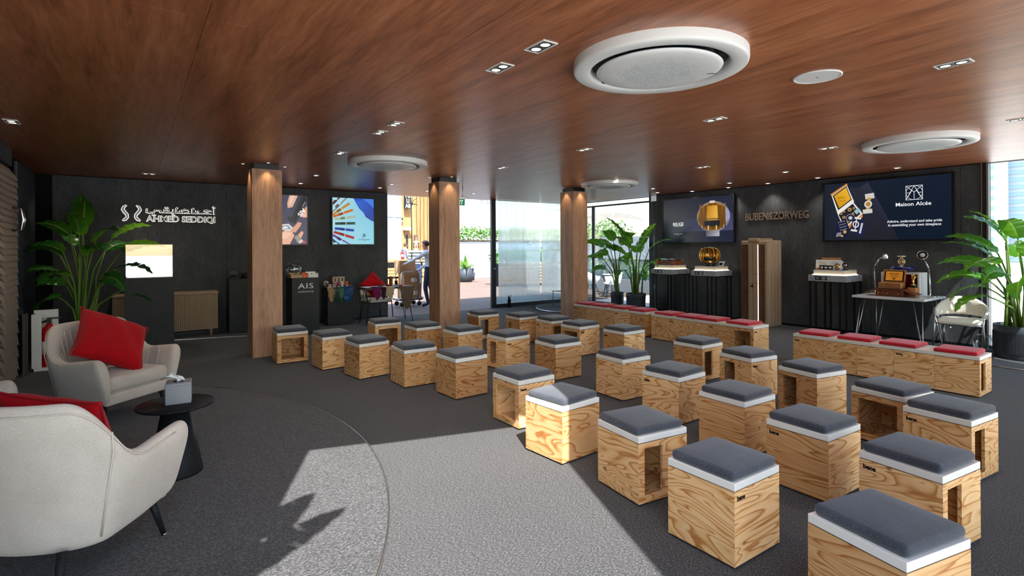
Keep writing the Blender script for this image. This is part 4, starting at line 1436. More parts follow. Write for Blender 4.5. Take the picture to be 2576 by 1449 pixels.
# the arabic line as stroked letters, right to left: (x, z) polylines in a 0..1 box
AR = [[(.985, .35), (.985, .80)], [(.97, .92), (.985, .97), (1.0, .92)],
      [(.94, .38), (.80, .38)], [(.94, .62), (.88, .66), (.84, .60), (.945, .38)], [(.80, .38), (.765, .38), (.745, .56), (.715, .56), (.70, .38), (.80, .38)], [(.70, .38), (.655, .38), (.655, .70)], [(.655, .70), (.675, .76)], [(.655, .38), (.69, .38)],
      [(.615, .38), (.52, .38), (.505, .60), (.55, .66), (.60, .60), (.615, .38)], [(.52, .38), (.475, .38), (.475, .52)], [(.475, .38), (.42, .38), (.42, .72)], [(.42, .72), (.435, .78)],
      [(.375, .38), (.375, .62)], [(.365, .22), (.37, .20)], [(.385, .22), (.39, .20)], [(.375, .38), (.31, .38)], [(.31, .38), (.25, .38), (.25, .60), (.31, .60), (.31, .38)], [(.265, .78), (.27, .76)], [(.295, .78), (.30, .76)],
      [(.25, .38), (.19, .38), (.19, .52), (.12, .52), (.10, .36), (.04, .30), (.0, .36), (.005, .62)], [(.085, .14), (.09, .12)], [(.115, .14), (.12, .12)]]
def strokes(nm, mt, wd, y, dep, pad=0.):
    mb = MB()
    for st in AR:
        pts = [Vector((.19 + p[0] * 1.08, 0, 2.17 + p[1] * .215)) for p in st]
        for a, b in zip(pts, pts[1:]):
            d_ = (b - a)
            L = d_.length + wd
            mb.box((a + b) / 2 + Vector((0, y, 0)), (L, dep, wd + pad), 0, 0, 0, -math.atan2(d_.z, d_.x))
    o = mb.build(nm, mt, t)
    return o
strokes('arabic_lettering', M_signface, .019, -.045, .018)
strokes('halo_light', M_halo, .024, -.003, .001, .002)
def swan(sx, cx, nm, mt, grow, y, dep):
    cl = [(-.06, .285), (-.10, .255), (-.115, .21), (-.09, .165), (-.055, .12), (-.05, .075), (-.08, .035), (-.12, .012)]
    wd = [.010, .030, .040, .040, .036, .034, .040, .010]
    mb = MB()
    L_, R_ = [], []
    for i, (p, w_) in enumerate(zip(cl, wd)):
        a = Vector(cl[max(i - 1, 0)]); b = Vector(cl[min(i + 1, len(cl) - 1)])
        d_ = (b - a).normalized(); n_ = Vector((-d_.y, d_.x))
        ww = w_ / 2 + grow
        L_.append(Vector(p) + n_ * ww); R_.append(Vector(p) - n_ * ww)
    vs = []
    for yy in (y, y - dep):
        for q in L_ + R_:
            vs.append((cx + sx * (q.x + .075), yy, 2.075 + q.y))
    n = len(cl)
    fs = []
    for i in range(n - 1):
        fs += [(i, i + 1, n + i + 1, n + i), (2 * n + i + 1, 2 * n + i, 3 * n + i, 3 * n + i + 1), (i, 2 * n + i, 2 * n + i + 1, i + 1), (n + i + 1, 3 * n + i + 1, 3 * n + i, n + i)]
    fs += [(0, n, 3 * n, 2 * n), (n - 1, 3 * n - 1, 4 * n - 1, 2 * n - 1)]
    mb.add(vs, fs)
    return mb.build(nm, mt, t)
for sx, cx in ((1, -.115), (-1, .055)):
    swan(sx, cx, 'swan_emblem', M_signface, 0, -.03, .02)
    swan(sx, cx, 'halo_light', M_halo, .006, -.003, .001)

# ------------------------------------------------------------------ screens
def screen_mat():
    mt = mat('screen_picture', (0, 0, 0, 1), .25)
    t = NT(mt)
    at = t.n('VertexColor'); at.layer_name = 'Col'
    t.l(at.outputs[0], t.b.inputs['Emission Color'])
    t.b.inputs['Emission Strength'].default_value = .9
    return mt
M_screen = screen_mat()
def tv(label, origin, wall, w_, h_, polys, texts, depth=.05):
    """wall 'x' or 'y'; polys: (hex colours, [(u,v)...]) painted in order, u to the viewer's right"""
    t = thing('wall_display', label, 'display', origin, -PI / 2 if wall == 'x' else 0, 'wall displays')
    mb = MB(); mb.box((0, depth / 2, 0), (w_, depth, h_)); mb.build('housing', M_black, t, bev=.004)
    bw = .028
    sw, sh = w_ - 2 * bw, h_ - 2 * bw
    mb = MB()
    for (cx, cz, dx, dz) in ((0, h_ / 2 - bw / 2, w_, bw), (0, -h_ / 2 + bw / 2, w_, bw), (-w_ / 2 + bw / 2, 0, bw, sh), (w_ / 2 - bw / 2, 0, bw, sh)):
        mb.box((cx, -.006, cz), (dx, .012, dz))
    mb.build('bezel', M_black, t)
    vs, fs, cols = [], [], []
    for k, (c, pts) in enumerate(polys):
        o = len(vs)
        for (u, v) in pts:
            u = min(1, max(0, u)); v = min(1, max(0, v))
            vs.append(((u - .5) * sw, -.0006 - k * .00004, (v - .5) * sh))
        fs.append(tuple(range(o, o + len(pts))))
        if isinstance(c, (list, tuple)):
            cols += [srgb(c[i * len(c) // len(pts)]) for i in range(len(pts))]
        else:
            cols += [srgb(c)] * len(pts)
    me = bpy.data.meshes.new('screen_image')
    me.from_pydata(vs, [], fs)
    ca = me.color_attributes.new('Col', 'FLOAT_COLOR', 'CORNER')
    for p in me.polygons:
        for li in p.loop_indices:
            ca.data[li].color = cols[me.loops[li].vertex_index]
    me.materials.append(M_screen)
    obj('screen_image', me, t)
    for (body, u, v, size, hexc, sx, al) in texts:
        text_obj('screen_text', body, size, emis('print_' + hexc, srgb(hexc), .95), t, ((u - .5) * sw, -.0045, (v - .5) * sh), WALLY, .0002, size * .012, al, sx)
    return t
def ell(cx, cy, rx, ry, n=20, a0=0, a1=360):
    return [(cx + rx * math.cos(R(a0 + (a1 - a0) * k / n)), cy + ry * math.sin(R(a0 + (a1 - a0) * k / n))) for k in range(n)]
def rot(cx, cy, w_, h_, a, asp=1.):
    ca, sa = math.cos(R(a)), math.sin(R(a))
    return [(cx + (x * ca - y * sa), cy + (x * sa + y * ca) * asp) for x, y in ((-w_ / 2, -h_ / 2), (w_ / 2, -h_ / 2), (w_ / 2, h_ / 2), (-w_ / 2, h_ / 2))]
FULL = [(0, 0), (1, 0), (1, 1), (0, 1)]
# loupe and hands (portrait, half hidden by the column)
P_ = [(('3b3850', '47445c', '4a4a66', '3a3850'), FULL)]
P_ += [('e8b49a', [(.62, 1), (.80, 1), (.76, .88), (.68, .76), (.58, .74), (.57, .84)]), ('f4cdb6', [(.66, 1), (.74, 1), (.68, .86), (.62, .78), (.61, .86)])]
P_ += [('23252f', [(.80, 1), (.98, 1), (1.0, .92), (.74, .42), (.62, .46), (.56, .54), (.62, .62)]), ('3e4254', [(.82, 1), (.88, 1), (.66, .56), (.60, .56), (.62, .62)]), ('101219', [(.93, 1), (.98, 1), (1, .90), (.72, .43), (.68, .44)])]
P_ += [('e0a184', [(.86, .64), (.98, .78), (1, .78), (1, .56), (.92, .55), (.86, .58)]), ('f2c8b0', [(.90, .60), (.96, .66), (.97, .58), (.92, .56)])]
P_ += [('d9d9de', [(.40, .40), (.60, .42), (.74, .30), (.62, .26), (.44, .30)]), ('8d919c', [(.44, .37), (.58, .39), (.66, .31), (.50, .31)]), ('f2f2f5', [(.47, .35), (.55, .37), (.60, .33), (.50, .32)])]
P_ += [('eeb598', [(.0, .0), (.62, .0), (.72, .18), (.66, .28), (.52, .28), (.40, .22), (.2, .24), (0, .2)]), ('f6cdb4', [(.30, .12), (.55, .12), (.66, .22), (.52, .25)]), ('e3a287', [(.62, .26), (.80, .46), (.88, .44), (.84, .36), (.74, .24)]), ('e8ac90', [(.72, .12), (.88, .28), (.92, .24), (.84, .08)]), ('9c9488', rot(.80, .11, .10, .16, 30)), ('d8d2c8', rot(.86, .06, .09, .06, 30)), ('e03048', ell(.93, .045, .04, .022))]
lo = tv('portrait screen showing hands with a black loupe, partly behind the leftmost column', (2.50, YB - .052, 2.165), 'y', .97, 1.06, P_, [])
text_obj('screen_text', 'AIS', .13, emis('print_ffffff', srgb('ffffff'), .95), lo, (.345, -.0045, .16), (PI / 2, R(128), 0), .0002, .003)
mb = MB(); mb.box((.39, -.0040, .33), (.006, .0005, .11), 0, 0, 0, R(30)); mb.build('screen_text', MATS['print_ffffff'], lo)

# strap screen
P_ = [(('a8e2ee', '8fd6ea', '7cc8e6', 'b4e8f0'), FULL)]
P_ += [(('1a4cc0', '1036a0', '0c2c8c', '2a66d8'), [(.50, 1), (1, 1), (1, .50), (.92, .53), (.80, .60), (.74, .70), (.64, .78), (.56, .90)]), ('3f7fe6', [(.72, 1), (1, 1), (1, .80), (.86, .92)])]
for (cx, cy, L_, a_, c_) in ((.08, .95, .26, 52, '6a2b38'), (.15, .86, .52, 46, '8d7a86'), (.20, .76, .50, 34, 'c68a2c'), (.25, .67, .50, 20, 'd2702c'), (.30, .57, .50, 8, 'a9c0a0'), (.30, .45, .48, 2, '2c4a40'), (.28, .32, .46, -5, '1a3fae'), (.27, .20, .50, -16, 'b02030'), (.20, .09, .46, -30, '6a2a92'), (.06, .03, .25, -40, '27407c')):
    P_.append((c_, rot(cx, cy, L_, .058, a_, .93)))
    dk = '%02x%02x%02x' % tuple(max(0, int(int(c_[i:i + 2], 16) * .7)) for i in (0, 2, 4))
    P_.append((dk, rot(cx - .06 * math.cos(R(a_)), cy - .06 * math.sin(R(a_)), .10, .060, a_, .93)))
    P_.append(('e8ecf0', rot(cx + .02 * math.cos(R(a_)), cy + .02 * math.sin(R(a_)), .012, .066, a_, .93)))
tv('light blue screen showing a fan of coloured watch straps', (3.935, YB - .052, 2.165), 'y', .97, 1.06, P_, [('JR', .76, .19, .10, '24303c', .9, 'CENTER'), ('Jean Rousseau', .76, .105, .042, '3a5666', 1.05, 'CENTER'), ('PARIS', .76, .075, .02, '3a5666', 1.1, 'CENTER')])

# music box screen on the right wall
P_ = [(('1a2230', '2a3048', '232a40', '161d2b'), FULL), (('262c44', '4a4c78', '3a3e62', '242a40'), [(.3, .24), (1, .24), (1, .62), (.3, .5)]), (('141a26', '202640', '1c2238', '121822'), [(0, 0), (1, 0), (1, .245), (0, .235)])]
P_ += [('8a7f86', ell(.735, .555, .225, .345, 28)), (('5e3c10', 'd8992c', 'b87818', '704810') * 7, ell(.725, .555, .205, .315, 28)), ('9fa4c4', [(.90, .42), (.955, .5), (.955, .64), (.90, .76)])]
for k, u in enumerate((.56, .605, .665, .735, .80, .855, .895)):
    P_.append((('3a2408', '3a2408', '9a6a20', '9a6a20'), [(u - .008, .30), (u + .006, .30), (u + .006, .84), (u - .008, .84)]))
P_ += [(('c98a20', 'f4c04c', 'f0b43c', 'b87a18'), [(.645, .52), (.80, .52), (.79, .80), (.655, .80)]), ('e8dcc4', rot(.725, .885, .07, .05, 0)), ('15171c', [(.62, .34), (.82, .34), (.83, .46), (.61, .46)]), ('c9a468', [(.65, .48), (.80, .48), (.79, .50), (.66, .50)]), ('e2b868', [(.66, .26), (.68, .26), (.68, .36), (.66, .36)]), ('e2b868', [(.77, .26), (.79, .26), (.79, .36), (.77, .36)]), (('6a6a74', 'c4c4d2', 'a4a4b4', '50505a'), [(.64, .12), (.82, .12), (.82, .25), (.64, .25)])]
tv('wall screen showing a golden ribbed music box', (XR - .055, 7.595, 2.18), 'x', 1.92, 1.06, P_, [('REUGE', .235, .415, .105, 'ffffff', .95, 'CENTER'), ('NATURE ORNITHOLOGIQUE', .235, .37, .021, 'd8d8d8', .95, 'CENTER'), ('INFORMATION ON THE PIECE', .235, .19, .018, 'd8d8d8', 1., 'CENTER'), ('SCAN ME', .235, .155, .012, 'b8b8b8', 1., 'CENTER')])

# watch kit screen on the right wall
P_ = [(('141d2a', '101c2c', '142032', '1b2434'), FULL), (('22242e', '4a4c70', '34364c', '2a2e3c'), [(.30, .0), (.62, .0), (.52, .42), (.38, .98), (.30, .9)]), (('1a2230', '22242e', '2a2e3c', '1c2432'), [(0, 0), (.30, 0), (.30, .9), (0, 1)])]
A_ = 1.8
P_ += [('f4efe8', [(.065, .80), (.20, .97), (.265, .66), (.12, .46)]), ('d8924a', [(.055, .82), (.20, .99), (.21, .965), (.065, .79)]), ('2a2622', [(.075, .79), (.198, .945), (.245, .70), (.125, .53)]), (('e0a020', 'f2bc3c', 'eeb430', 'd89818'), [(.088, .785), (.196, .92), (.236, .71), (.134, .565)])]
P_ += [('f4efe8', [(.12, .46), (.255, .66), (.335, .45), (.175, .19)]), ('24242c', [(.128, .45), (.252, .63), (.318, .45), (.182, .225)]), (('c9843c', 'e6a45c', 'd8924a', 'b8742c'), [(.175, .13), (.335, .39), (.335, .45), (.175, .19)])]
for (u, v, r_) in ((.150, .47, .016), (.175, .40, .018), (.20, .30, .020), (.225, .53, .022), (.255, .46, .014), (.178, .50, .012), (.262, .55, .014)):
    P_.append(('caa25c', ell(u, v, r_ * .8, r_ * 1.45, 12))); P_.append(('2c2a30', ell(u, v, r_ * .4, r_ * .7, 10)))
P_ += [('8e95a4', ell(.232, .385, .04, .07, 20)), ('1c1e26', ell(.232, .385, .034, .06, 20)), ('9aa0ae', ell(.232, .385, .02, .035, 16)), ('f2f0ea', ell(.232, .385, .010, .018, 10)), ('9fc0cc', [(.262, .50), (.30, .555), (.322, .50), (.285, .44)])]
P_ += [('d8d4cc', rot(.395, .74, .075, .05, 6, A_)), ('caa25c', rot(.39, .69, .03, .03, 0, A_)), ('e6e2da', ell(.382, .605, .032, .062, 20)), ('b8863c', ell(.382, .605, .020, .040, 16)), ('caa25c', rot(.38, .525, .03, .025, 0, A_)), ('d8d4cc', rot(.377, .485, .078, .04, 4, A_))]
P_ += [('1a1d3c', [(.12, .32), (.19, .36), (.22, .22), (.19, .02), (.09, .10)]), ('22264a', [(.26, .42), (.335, .36), (.36, .20), (.325, .05), (.225, .14)]), ('e8e4dc', rot(.295, .375, .055, .018, -12, A_)), ('e8e4dc', rot(.262, .165, .055, .018, -12, A_)), ('e8e4dc', ell(.278, .27, .028, .06, 16)), ('22264a', ell(.278, .27, .018, .042, 16)), ('e8e4dc', rot(.278, .27, .008, .12, -8, A_)), ('cfcfd8', rot(.322, .20, .016, .10, -12, A_))]
for k in range(5):
    for j in range(4):
        P_.append(('dcdce4', ell(.128 + k * .013 + j * .006, .31 - j * .045 + k * .006, .004, .007, 6)))
for k in range(4):
    P_.append(('dcdce4', rot(.112 + k * .011, .095 + k * .003, .004, .04, -14, A_)))
P_ += [('caa25c', ell(.183, .145, .016, .03, 14)), ('caa25c', ell(.158, .075, .012, .022, 12))]
big = tv('large wall screen showing a watchmaking kit box and slogan', (XR - .055, 3.85, 2.195), 'x', 1.96, 1.09, P_, [('Maison Alcée', .73, .565, .088, 'f4f4f8', 1.05, 'CENTER'), ('Admire, understand and take pride', .735, .295, .062, 'f4f4f8', .87, 'CENTER'), ('in assembling your own timepiece', .735, .235, .062, 'f4f4f8', .87, 'CENTER'), ('MAISON', .158, .745, .036, '8a5a10', 1., 'CENTER'), ('ALCEE', .165, .69, .036, '8a5a10', 1., 'CENTER')])
# the square monogram as thin bars
mb = MB()
def bar(a, b, w_=.007):
    a, b = Vector((a[0], 0, a[1])), Vector((b[0], 0, b[1]))
    d_ = b - a
    mb.box((a + b) / 2, (d_.length + w_ * .6, .0004, w_), 0, 0, 0, -math.atan2(d_.z, d_.x))
q = .115
for a, b in (((-q, -q), (q, -q)), ((q, -q), (q, q)), ((q, q), (-q, q)), ((-q, q), (-q, -q)), ((-q, -q), (0, q)), ((0, q), (q, -q)), ((-q, q), (0, .01)), ((q, q), (0, .01)), ((0, .01), (0, -q)), ((-q, .0), (-.06, .0)), ((q, .0), (.06, 0)), ((-q, -q), (-.03, .04)), ((q, -q), (.03, .04))):
    bar(a, b)
for k in range(24):
    a0, a1 = 2 * PI * k / 24, 2 * PI * (k + 1) / 24
    bar((q * math.cos(a0), q * math.sin(a0)), (q * math.cos(a1), q * math.sin(a1)), .005)
mb.build('screen_emblem', emis('print_f4f4f8', srgb('f4f4f8'), .95), big, (.455, -.0046, .255))

# raised lettering on the right wall
t = thing('wall_lettering', 'raised dark bronze lettering between the two right-hand screens', 'sign', (XR - .001, 5.755, 2.185))
me = fit(text_mesh('BUBEN&ZORWEG', .2, .014, .004), -.645, .645, -.075, .078); me.materials.clear(); me.materials.append(mat('bronze_letters', (.36, .29, .25, 1), .42, .55))
obj('lettering', me, t, (-.016, 0, 0), WALLX)

# ------------------------------------------------------------------ display pedestals on the right
M_riser = mat('lit_acrylic', srgb(226, 216, 196), .5)
M_plaque = mat('plaque_navy', srgb(30, 36, 48), .5)
def pedestal(label, x, y, dx, dy):
    t = thing('display_pedestal', label, 'pedestal', (x, y, 0), 0, 'black framed display pedestals')
    mb = MB(); mb.box((0, 0, 1.005), (dx, dy, .11)); mb.build('stone_top', M_stone, t, bev=.004)
    mb = MB(); mb.box((0, 0, .941), (dx - .01, dy - .01, .018)); mb.build('top_rim', M_black, t)
    mb = MB(); mb.box((0, 0, .012), (dx - .03, dy - .03, .02)); mb.build('foot_frame', M_black, t)
    for sx in (-1, 1):
        for sy in (-1, 1):
            for (ox, oy) in ((0, 0), (0, .10)):
                mb = MB(); mb.box((sx * (dx / 2 - .022), sy * (dy / 2 - .022 - oy), .477), (.026, .026, .91)); mb.build('post', M_black, t)
    mb = MB(); mb.box((0, 0, 1.064), (dx * .80 + .03, dy * .80 + .03, .008)); mb.build('light_strip', M_led, t)
    mb = MB(); mb.box((0, 0, 1.107), (dx * .80, dy * .80, .078)); mb.build('riser', M_riser, t, bev=.002)
    mb = MB(); mb.box((0, 0, 1.149), (dx * .81, dy * .81, .006)); mb.build('riser_top', M_stone, t)
    mb = MB(); mb.box((-dx / 2 - .002, dy * .16, 1.005), (.004, .20, .062)); p = mb.build('plaque', M_plaque, t)
    for k in range(4):
        mb = MB(); mb.box((-dx / 2 - .0045, dy * .16 - .045, 1.022 - k * .011), (.001, .07 - .012 * (k % 2), .004)); mb.build('print_line', M_wht, p)
    mb = MB(); mb.box((-dx / 2 - .0045, dy * .16 + .055, 1.005), (.001, .045, .012)); mb.build('print_line', M_wht, p)
    return t
pedestal('display pedestal nearest the window with a wooden music box on it', 10.14, 8.02, .58, .64)
pedestal('display pedestal left of the safe carrying the golden globe', 10.14, 6.94, .58, .62)
pedestal('display pedestal right of the safe carrying booklets and a clock', 10.20, 4.48, .60, .64)

# carved music box
t = thing('music_box', 'long carved reddish music box on the pedestal nearest the window', 'music box', (10.12, 8.02, 1.1525))
M_redwood = wood_streak('red_carved_wood', srgb(96, 48, 32), srgb(148, 84, 58), srgb(178, 112, 84), 1, 40, 14, .4, .4, 1.)
mb = MB(); mb.box((0, 0, .05), (.26, .44, .09)); mb.build('case', M_redwood, t, bev=.004)
for sx in (-1, 1):
    for sy in (-1, 1):
        mb = MB(); mb.lathe([(0, 0), (.022, 0), (.026, .02), (.018, .05), (.022, .10), (.028, .125), (0, .13)], 12); mb.build('corner_post', M_redwood, t, (sx * .15, sy * .24, 0))
mb = MB(); mb.b2((-.13, -.22, .09), (.13, .22, .105)); mb.build('mechanism_bed', M_black, t)
mb = MB(); mb.tube([(-.05, -.18, .12), (-.05, .18, .12)], .025, 12); mb.build('cylinder', M_chrome, t)
for k in range(4):
    mb = MB(); mb.b2((.0, -.18 + k * .1, .105), (.09, -.10 + k * .1, .125)); mb.build('comb', M_chrome, t)
mb = MB(); mb.box((-.152, 0, .05), (.004, .30, .03)); mb.build('inlay', M_black, t)

# golden ribbed globe music box
t = thing('golden_globe', 'golden ribbed globe music box on black base', 'music box', (10.12, 6.97, 1.1525))
mb = MB(); mb.lathe([(0, 0), (.115, 0), (.12, .01), (.12, .055), (.10, .065), (0, .065)], 28); mb.build('base', M_black, t)
mb = MB(); mb.lathe([(.085, .065), (.075, .09), (.08, .115)], 20); mb.build('neck', M_gold, t)
mb = MB(); mb.lathe([(0, .115), (.115, .115), (.115, .19), (0, .19)], 28); mb.build('drum', M_black, t)
n = 12
for k in range(n):
    a0, a1 = 2 * PI * (k + .07) / n, 2 * PI * (k + .93) / n
    mb = MB()
    mb.lathe([(.11, .075), (.17, .10), (.205, .16), (.213, .235), (.20, .31), (.16, .365), (.09, .39), (.03, .394)], 4, a0=a0, a1=a1)
    if math.cos((a0 + a1) / 2 - R(205)) < .45:
        o = mb.build('gold_segment', M_brass, t); md = o.modifiers.new('thick', 'SOLIDIFY'); md.thickness = .004
    am = 2 * PI * k / n
    mb = MB(); mb.tube([(q[0] * math.cos(am), q[0] * math.sin(am), q[1]) for q in ((.11, .075), (.172, .10), (.207, .16), (.216, .235), (.203, .31), (.162, .367), (.09, .393), (.0, .397))], .0045, 6)
    mb.build('rib', M_gold, t)
mb = MB(); mb.lathe([(0, .392), (.035, .392), (.035, .412), (0, .412)], 16); mb.build('finial', M_chrome, t)
mb = MB(); mb.b2((-.03, -.06, .19), (.03, .06, .225)); mb.build('bird_stage', M_gold, t)
t = thing('display_card', 'small white card stand beside the golden globe', 'card', (10.22, 6.76, 1.1525), R(-15))
mb = MB(); mb.add([(-.02, -.07, 0), (-.02, .07, 0), (.03, .085, .10), (.03, -.085, .10), (-.012, -.07, 0), (-.012, .07, 0), (.038, .085, .10), (.038, -.085, .10)], [(3, 2, 1, 0), (4, 5, 6, 7), (0, 1, 5, 4), (1, 2, 6, 5), (2, 3, 7, 6), (3, 0, 4, 7)]); mb.build('card', M_wht, t)
mb = MB(); mb.box((-.001, 0, .045), (.004, .09, .05), 0, 0, 0, R(26)); mb.build('picture', M_blackm, t)

# pieces on the third pedestal
for k, (y, lab) in enumerate(((4.72, 'left white booklet panel standing on the pedestal right of the safe'), (4.49, 'right white booklet panel standing on the pedestal right of the safe'))):
    t = thing('booklet', lab, 'booklet', (10.27, y, 1.1525), R(4 - 8 * k), 'booklet panels')
    mb = MB(); mb.box((0, 0, .085), (.008, .23, .17), 0, 0, 0, R(8)); mb.build('page', M_wht, t)
    for j in range(5):
        mb = MB(); mb.box((-.012 + j * .001, .02 - .01 * j, .13 - j * .02), (.001, .12, .003), 0, 0, 0, R(8)); mb.build('print_line', M_blackm, t)
t = thing('wooden_board', 'thin brown board behind the booklet panels', 'board', (10.37, 4.62, 1.1525))
mb = MB(); mb.b2((-.008, -.16, 0), (.008, .16, .21)); mb.build('board', M_oak, t)
t = thing('orange_case', 'small orange brown case at the left end of the pedestal', 'case', (10.12, 4.70, 1.1525))
mb = MB(); mb.b2((-.03, -.05, 0), (.03, .05, .025)); mb.build('tray', mat('orange_leather', srgb(204, 110, 50), .5), t, bev=.003)
mb = MB(); mb.b2((-.028, -.048, .025), (.028, .048, .03)); mb.build('lining', M_oak, t)
t = thing('watch_rail', 'black rail with three watch movements on the pedestal', 'watch stand', (10.10, 4.57, 1.1525))
mb = MB(); mb.b2((-.03, -.10, 0), (.02, .12, .075)); mb.build('block', M_black, t, bev=.006)
for k in range(3):
    mb = MB(); mb.lathe([(0, 0), (.024, 0), (.024, .006), (0, .006)], 16); mb.build('movement', M_chrome, t, (-.031, .075 - k * .07, .04), (0, -PI / 2, 0))
t = thing('skeleton_watch', 'silver skeleton watch lying in front of the booklets', 'watch', (10.10, 4.40, 1.1525))
mb = MB(); mb.tube([(0, .05 * math.cos(a), .055 + .05 * math.sin(a)) for a in [2 * PI * k / 24 for k in range(24)]], .008, 8, closed=True); mb.build('case', M_chrome, t)
mb = MB(); mb.lathe([(0, 0), (.04, 0), (.04, .004), (0, .004)], 20); mb.build('dial', M_brass, t, (0, 0, .055), (0, -PI / 2, 0))
mb = MB(); mb.tube([(0, .055, .03), (.01, .09, .035), (0, .11, .01)], .012, 8); mb.build('strap', M_chrome, t)
mb = MB(); mb.b2((-.02, -.03, 0), (.02, .03, .008)); mb.build('foot', M_black, t)
def column_clock(lab, x, y, z, m1, m2, k=1.):
    t = thing('column_clock', lab, 'clock', (x, y, z)); t.scale = (k, k, k)
    mb = MB(); mb.lathe([(0, 0), (.055, 0), (.055, .014), (.02, .02), (.014, .035)], 20); mb.build('base', m2, t)
    mb = MB(); mb.lathe([(.014, .15), (.02, .16), (.055, .166), (.055, .18), (0, .18)], 20); mb.build('top_plate', m2, t)
    mb = MB(); mb.tube([(0, .042 * math.cos(a), .09 + .042 * math.sin(a)) for a in [2 * PI * q / 24 for q in range(24)]], .008, 8, closed=True); mb.build('ring', m2, t)
    mb = MB(); mb.lathe([(0, 0), (.03, 0), (.03, .01), (0, .01)], 18); mb.build('movement', m1, t, (.004, 0, .09), (0, -PI / 2, 0))
    for s in (-1, 1):
        mb = MB(); mb.tube([(0, s * .014, .02), (0, s * .014, .05)], .005, 6); mb.build('pillar', m1, t)
        mb = MB(); mb.tube([(0, s * .014, .13), (0, s * .014, .16)], .005, 6); mb.build('pillar', m1, t)
    return t
column_clock('small black and steel column clock on the pedestal', 10.12, 4.28, 1.1525, M_chrome, M_black, .95)

# tall safe
t = thing('watch_safe', 'tall taupe leather safe with ribbed sides and copper lock', 'safe', (9.98, 5.58, 0))
mb = MB(); mb.rbox((.24, .28, .845), (.40, .54, 1.65), .02, 3); mb.build('body', M_taupe, t)
for k in range(4):
    for s in (0, 1):
        mb = MB(); mb.rbox((.062 + k * .118, .28, .845), (.104, .58, 1.68), .022, 3) if s == 0 else None
        if s == 0:
            mb.build('rib', M_taupe, t)
mb = MB(); mb.rbox((.0, .28, .845), (.04, .55, 1.66), .016, 3); mb.build('front_frame', M_taupe, t)
M_bouc = fabric('brown_tweed', srgb(62, 42, 32), srgb(110, 82, 64), 160, .9, .3, 0.)
for y in (.475, .125):
    mb = MB(); mb.b2((-.026, y - .065, .10), (-.019, y + .065, 1.61)); mb.build('fabric_panel', M_bouc, t)
for y in (.345, .245):
    mb = MB(); mb.b2((-.046, y - .046, .06), (-.02, y + .046, 1.63)); d_ = mb.build('door_strip', M_taupe, t, bev=.004)
    for z in (.84, 1.02):
        mb = MB(); mb.b2((-.0465, y - .046, z), (-.0455, y + .046, z + .004)); mb.build('stitch_line', M_blackm, d_)
mb = MB(); mb.b2((-.034, .193, .12), (-.022, .199, 1.60)); mb.build('light_strip', emis('safe_led', (1, .80, .64), 7.), t)
mb = MB(); mb.lathe([(0, 0), (.038, 0), (.042, .006), (.042, .016), (.03, .022), (0, .022)], 24); lk = mb.build('lock', M_copper, t, (-.05, .295, .81), (0, -PI / 2, 0))
mb = MB(); mb.lathe([(0, .022), (.016, .022), (.016, .034), (0, .034)], 16); mb.build('dial', M_black, lk)
mb = MB(); mb.rbox((.03, .295, 1.695), (.16, .20, .07), .02, 3); mb.build('top_handle', M_taupe, t)
mb = MB(); mb.rbox((.25, .28, 1.70), (.32, .30, .05), .02, 3); mb.build('top_ridge', M_taupe, t)
for (x, y) in ((.04, .04), (.44, .04), (.04, .52), (.44, .52)):
    mb = MB(); mb.lathe([(0, 0), (.014, 0), (.014, .025), (0, .025)], 10); mb.build('foot', M_alu, t, (x, y, 0))

# ------------------------------------------------------------------ hairpin desks
def hairpin_desk(name, label, x0, x1, y0, y1, z, mt, legm, th=.035):
    t = thing(name, label, 'desk', ((x0 + x1) / 2, (y0 + y1) / 2, 0), 0, 'hairpin leg desks')
    dx, dy = x1 - x0, y1 - y0
    mb = MB(); mb.box((0, 0, z - th / 2), (dx, dy, th)); mb.build('desk_top', mt, t, bev=.003)
    for sx in (-1, 1):
        for sy in (-1, 1):
            bx, by = sx * (dx / 2 - .03), sy * (dy / 2 - .03)
            tx, ty = sx * (dx / 2 - .08), sy * (dy / 2 - .08)
            mb = MB()
            mb.tube([(tx, ty - sy * .09, z - th), (bx - sx * .0, by - sy * .012, .02), (bx, by, .006), (bx, by - 0, .02), (tx - sx * .09, ty, z - th)], .0062, 8)
            mb.build('leg', legm, t)
            mb = MB(); mb.box((tx - sx * .04, ty - sy * .04, z - th - .003), (.12, .12, .005)); mb.build('leg_plate', legm, t)
    return t
M_desk = mat('pale_desk_top', srgb(206, 212, 220), .3)
hairpin_desk('hairpin_desk', 'pale desk with hairpin legs against the right wall', 9.62, 10.52, 2.98, 3.97, .77, M_desk, M_alu)
# watchmaker's organiser
t = thing('watchmaker_box', 'dark walnut watchmaker chest with drawers and folded out flaps', 'chest', (9.93, 3.50, .7705))
mb = MB(); mb.b2((-.14, -.19, 0), (.16, .19, .10)); mb.build('body', M_walnut, t, bev=.003)
mb = MB(); mb.b2((-.16, -.20, .10), (.17, .20, .118)); mb.build('top_board', M_walnut, t, bev=.003)
for (ya, yb) in ((-.185, -.075), (-.065, .10), (.11, .185)):
    mb = MB(); mb.b2((-.150, ya, .012), (-.138, yb, .090)); d_ = mb.build('drawer', M_walnut, t, bev=.002)
    mb = MB(); mb.sphere((-.156, (ya + yb) / 2, .052), .009, 10, 6); mb.build('knob', M_gold, d_)
for s in (-1, 1):
    mb = MB(); mb.box((-.02, s * .275, .075), (.26, .17, .012), 0, 0, s * R(-24)); mb.build('flap', M_walnut, t, bev=.002)
mb = MB(); mb.b2((.02, -.30, 0), (.20, -.215, .14)); o = mb.build('side_drawer', M_oak, t, bev=.002)
mb = MB(); mb.b2((-.12, -.17, .118), (.0, .17, .124)); mb.build('tool_mat', M_black, t)
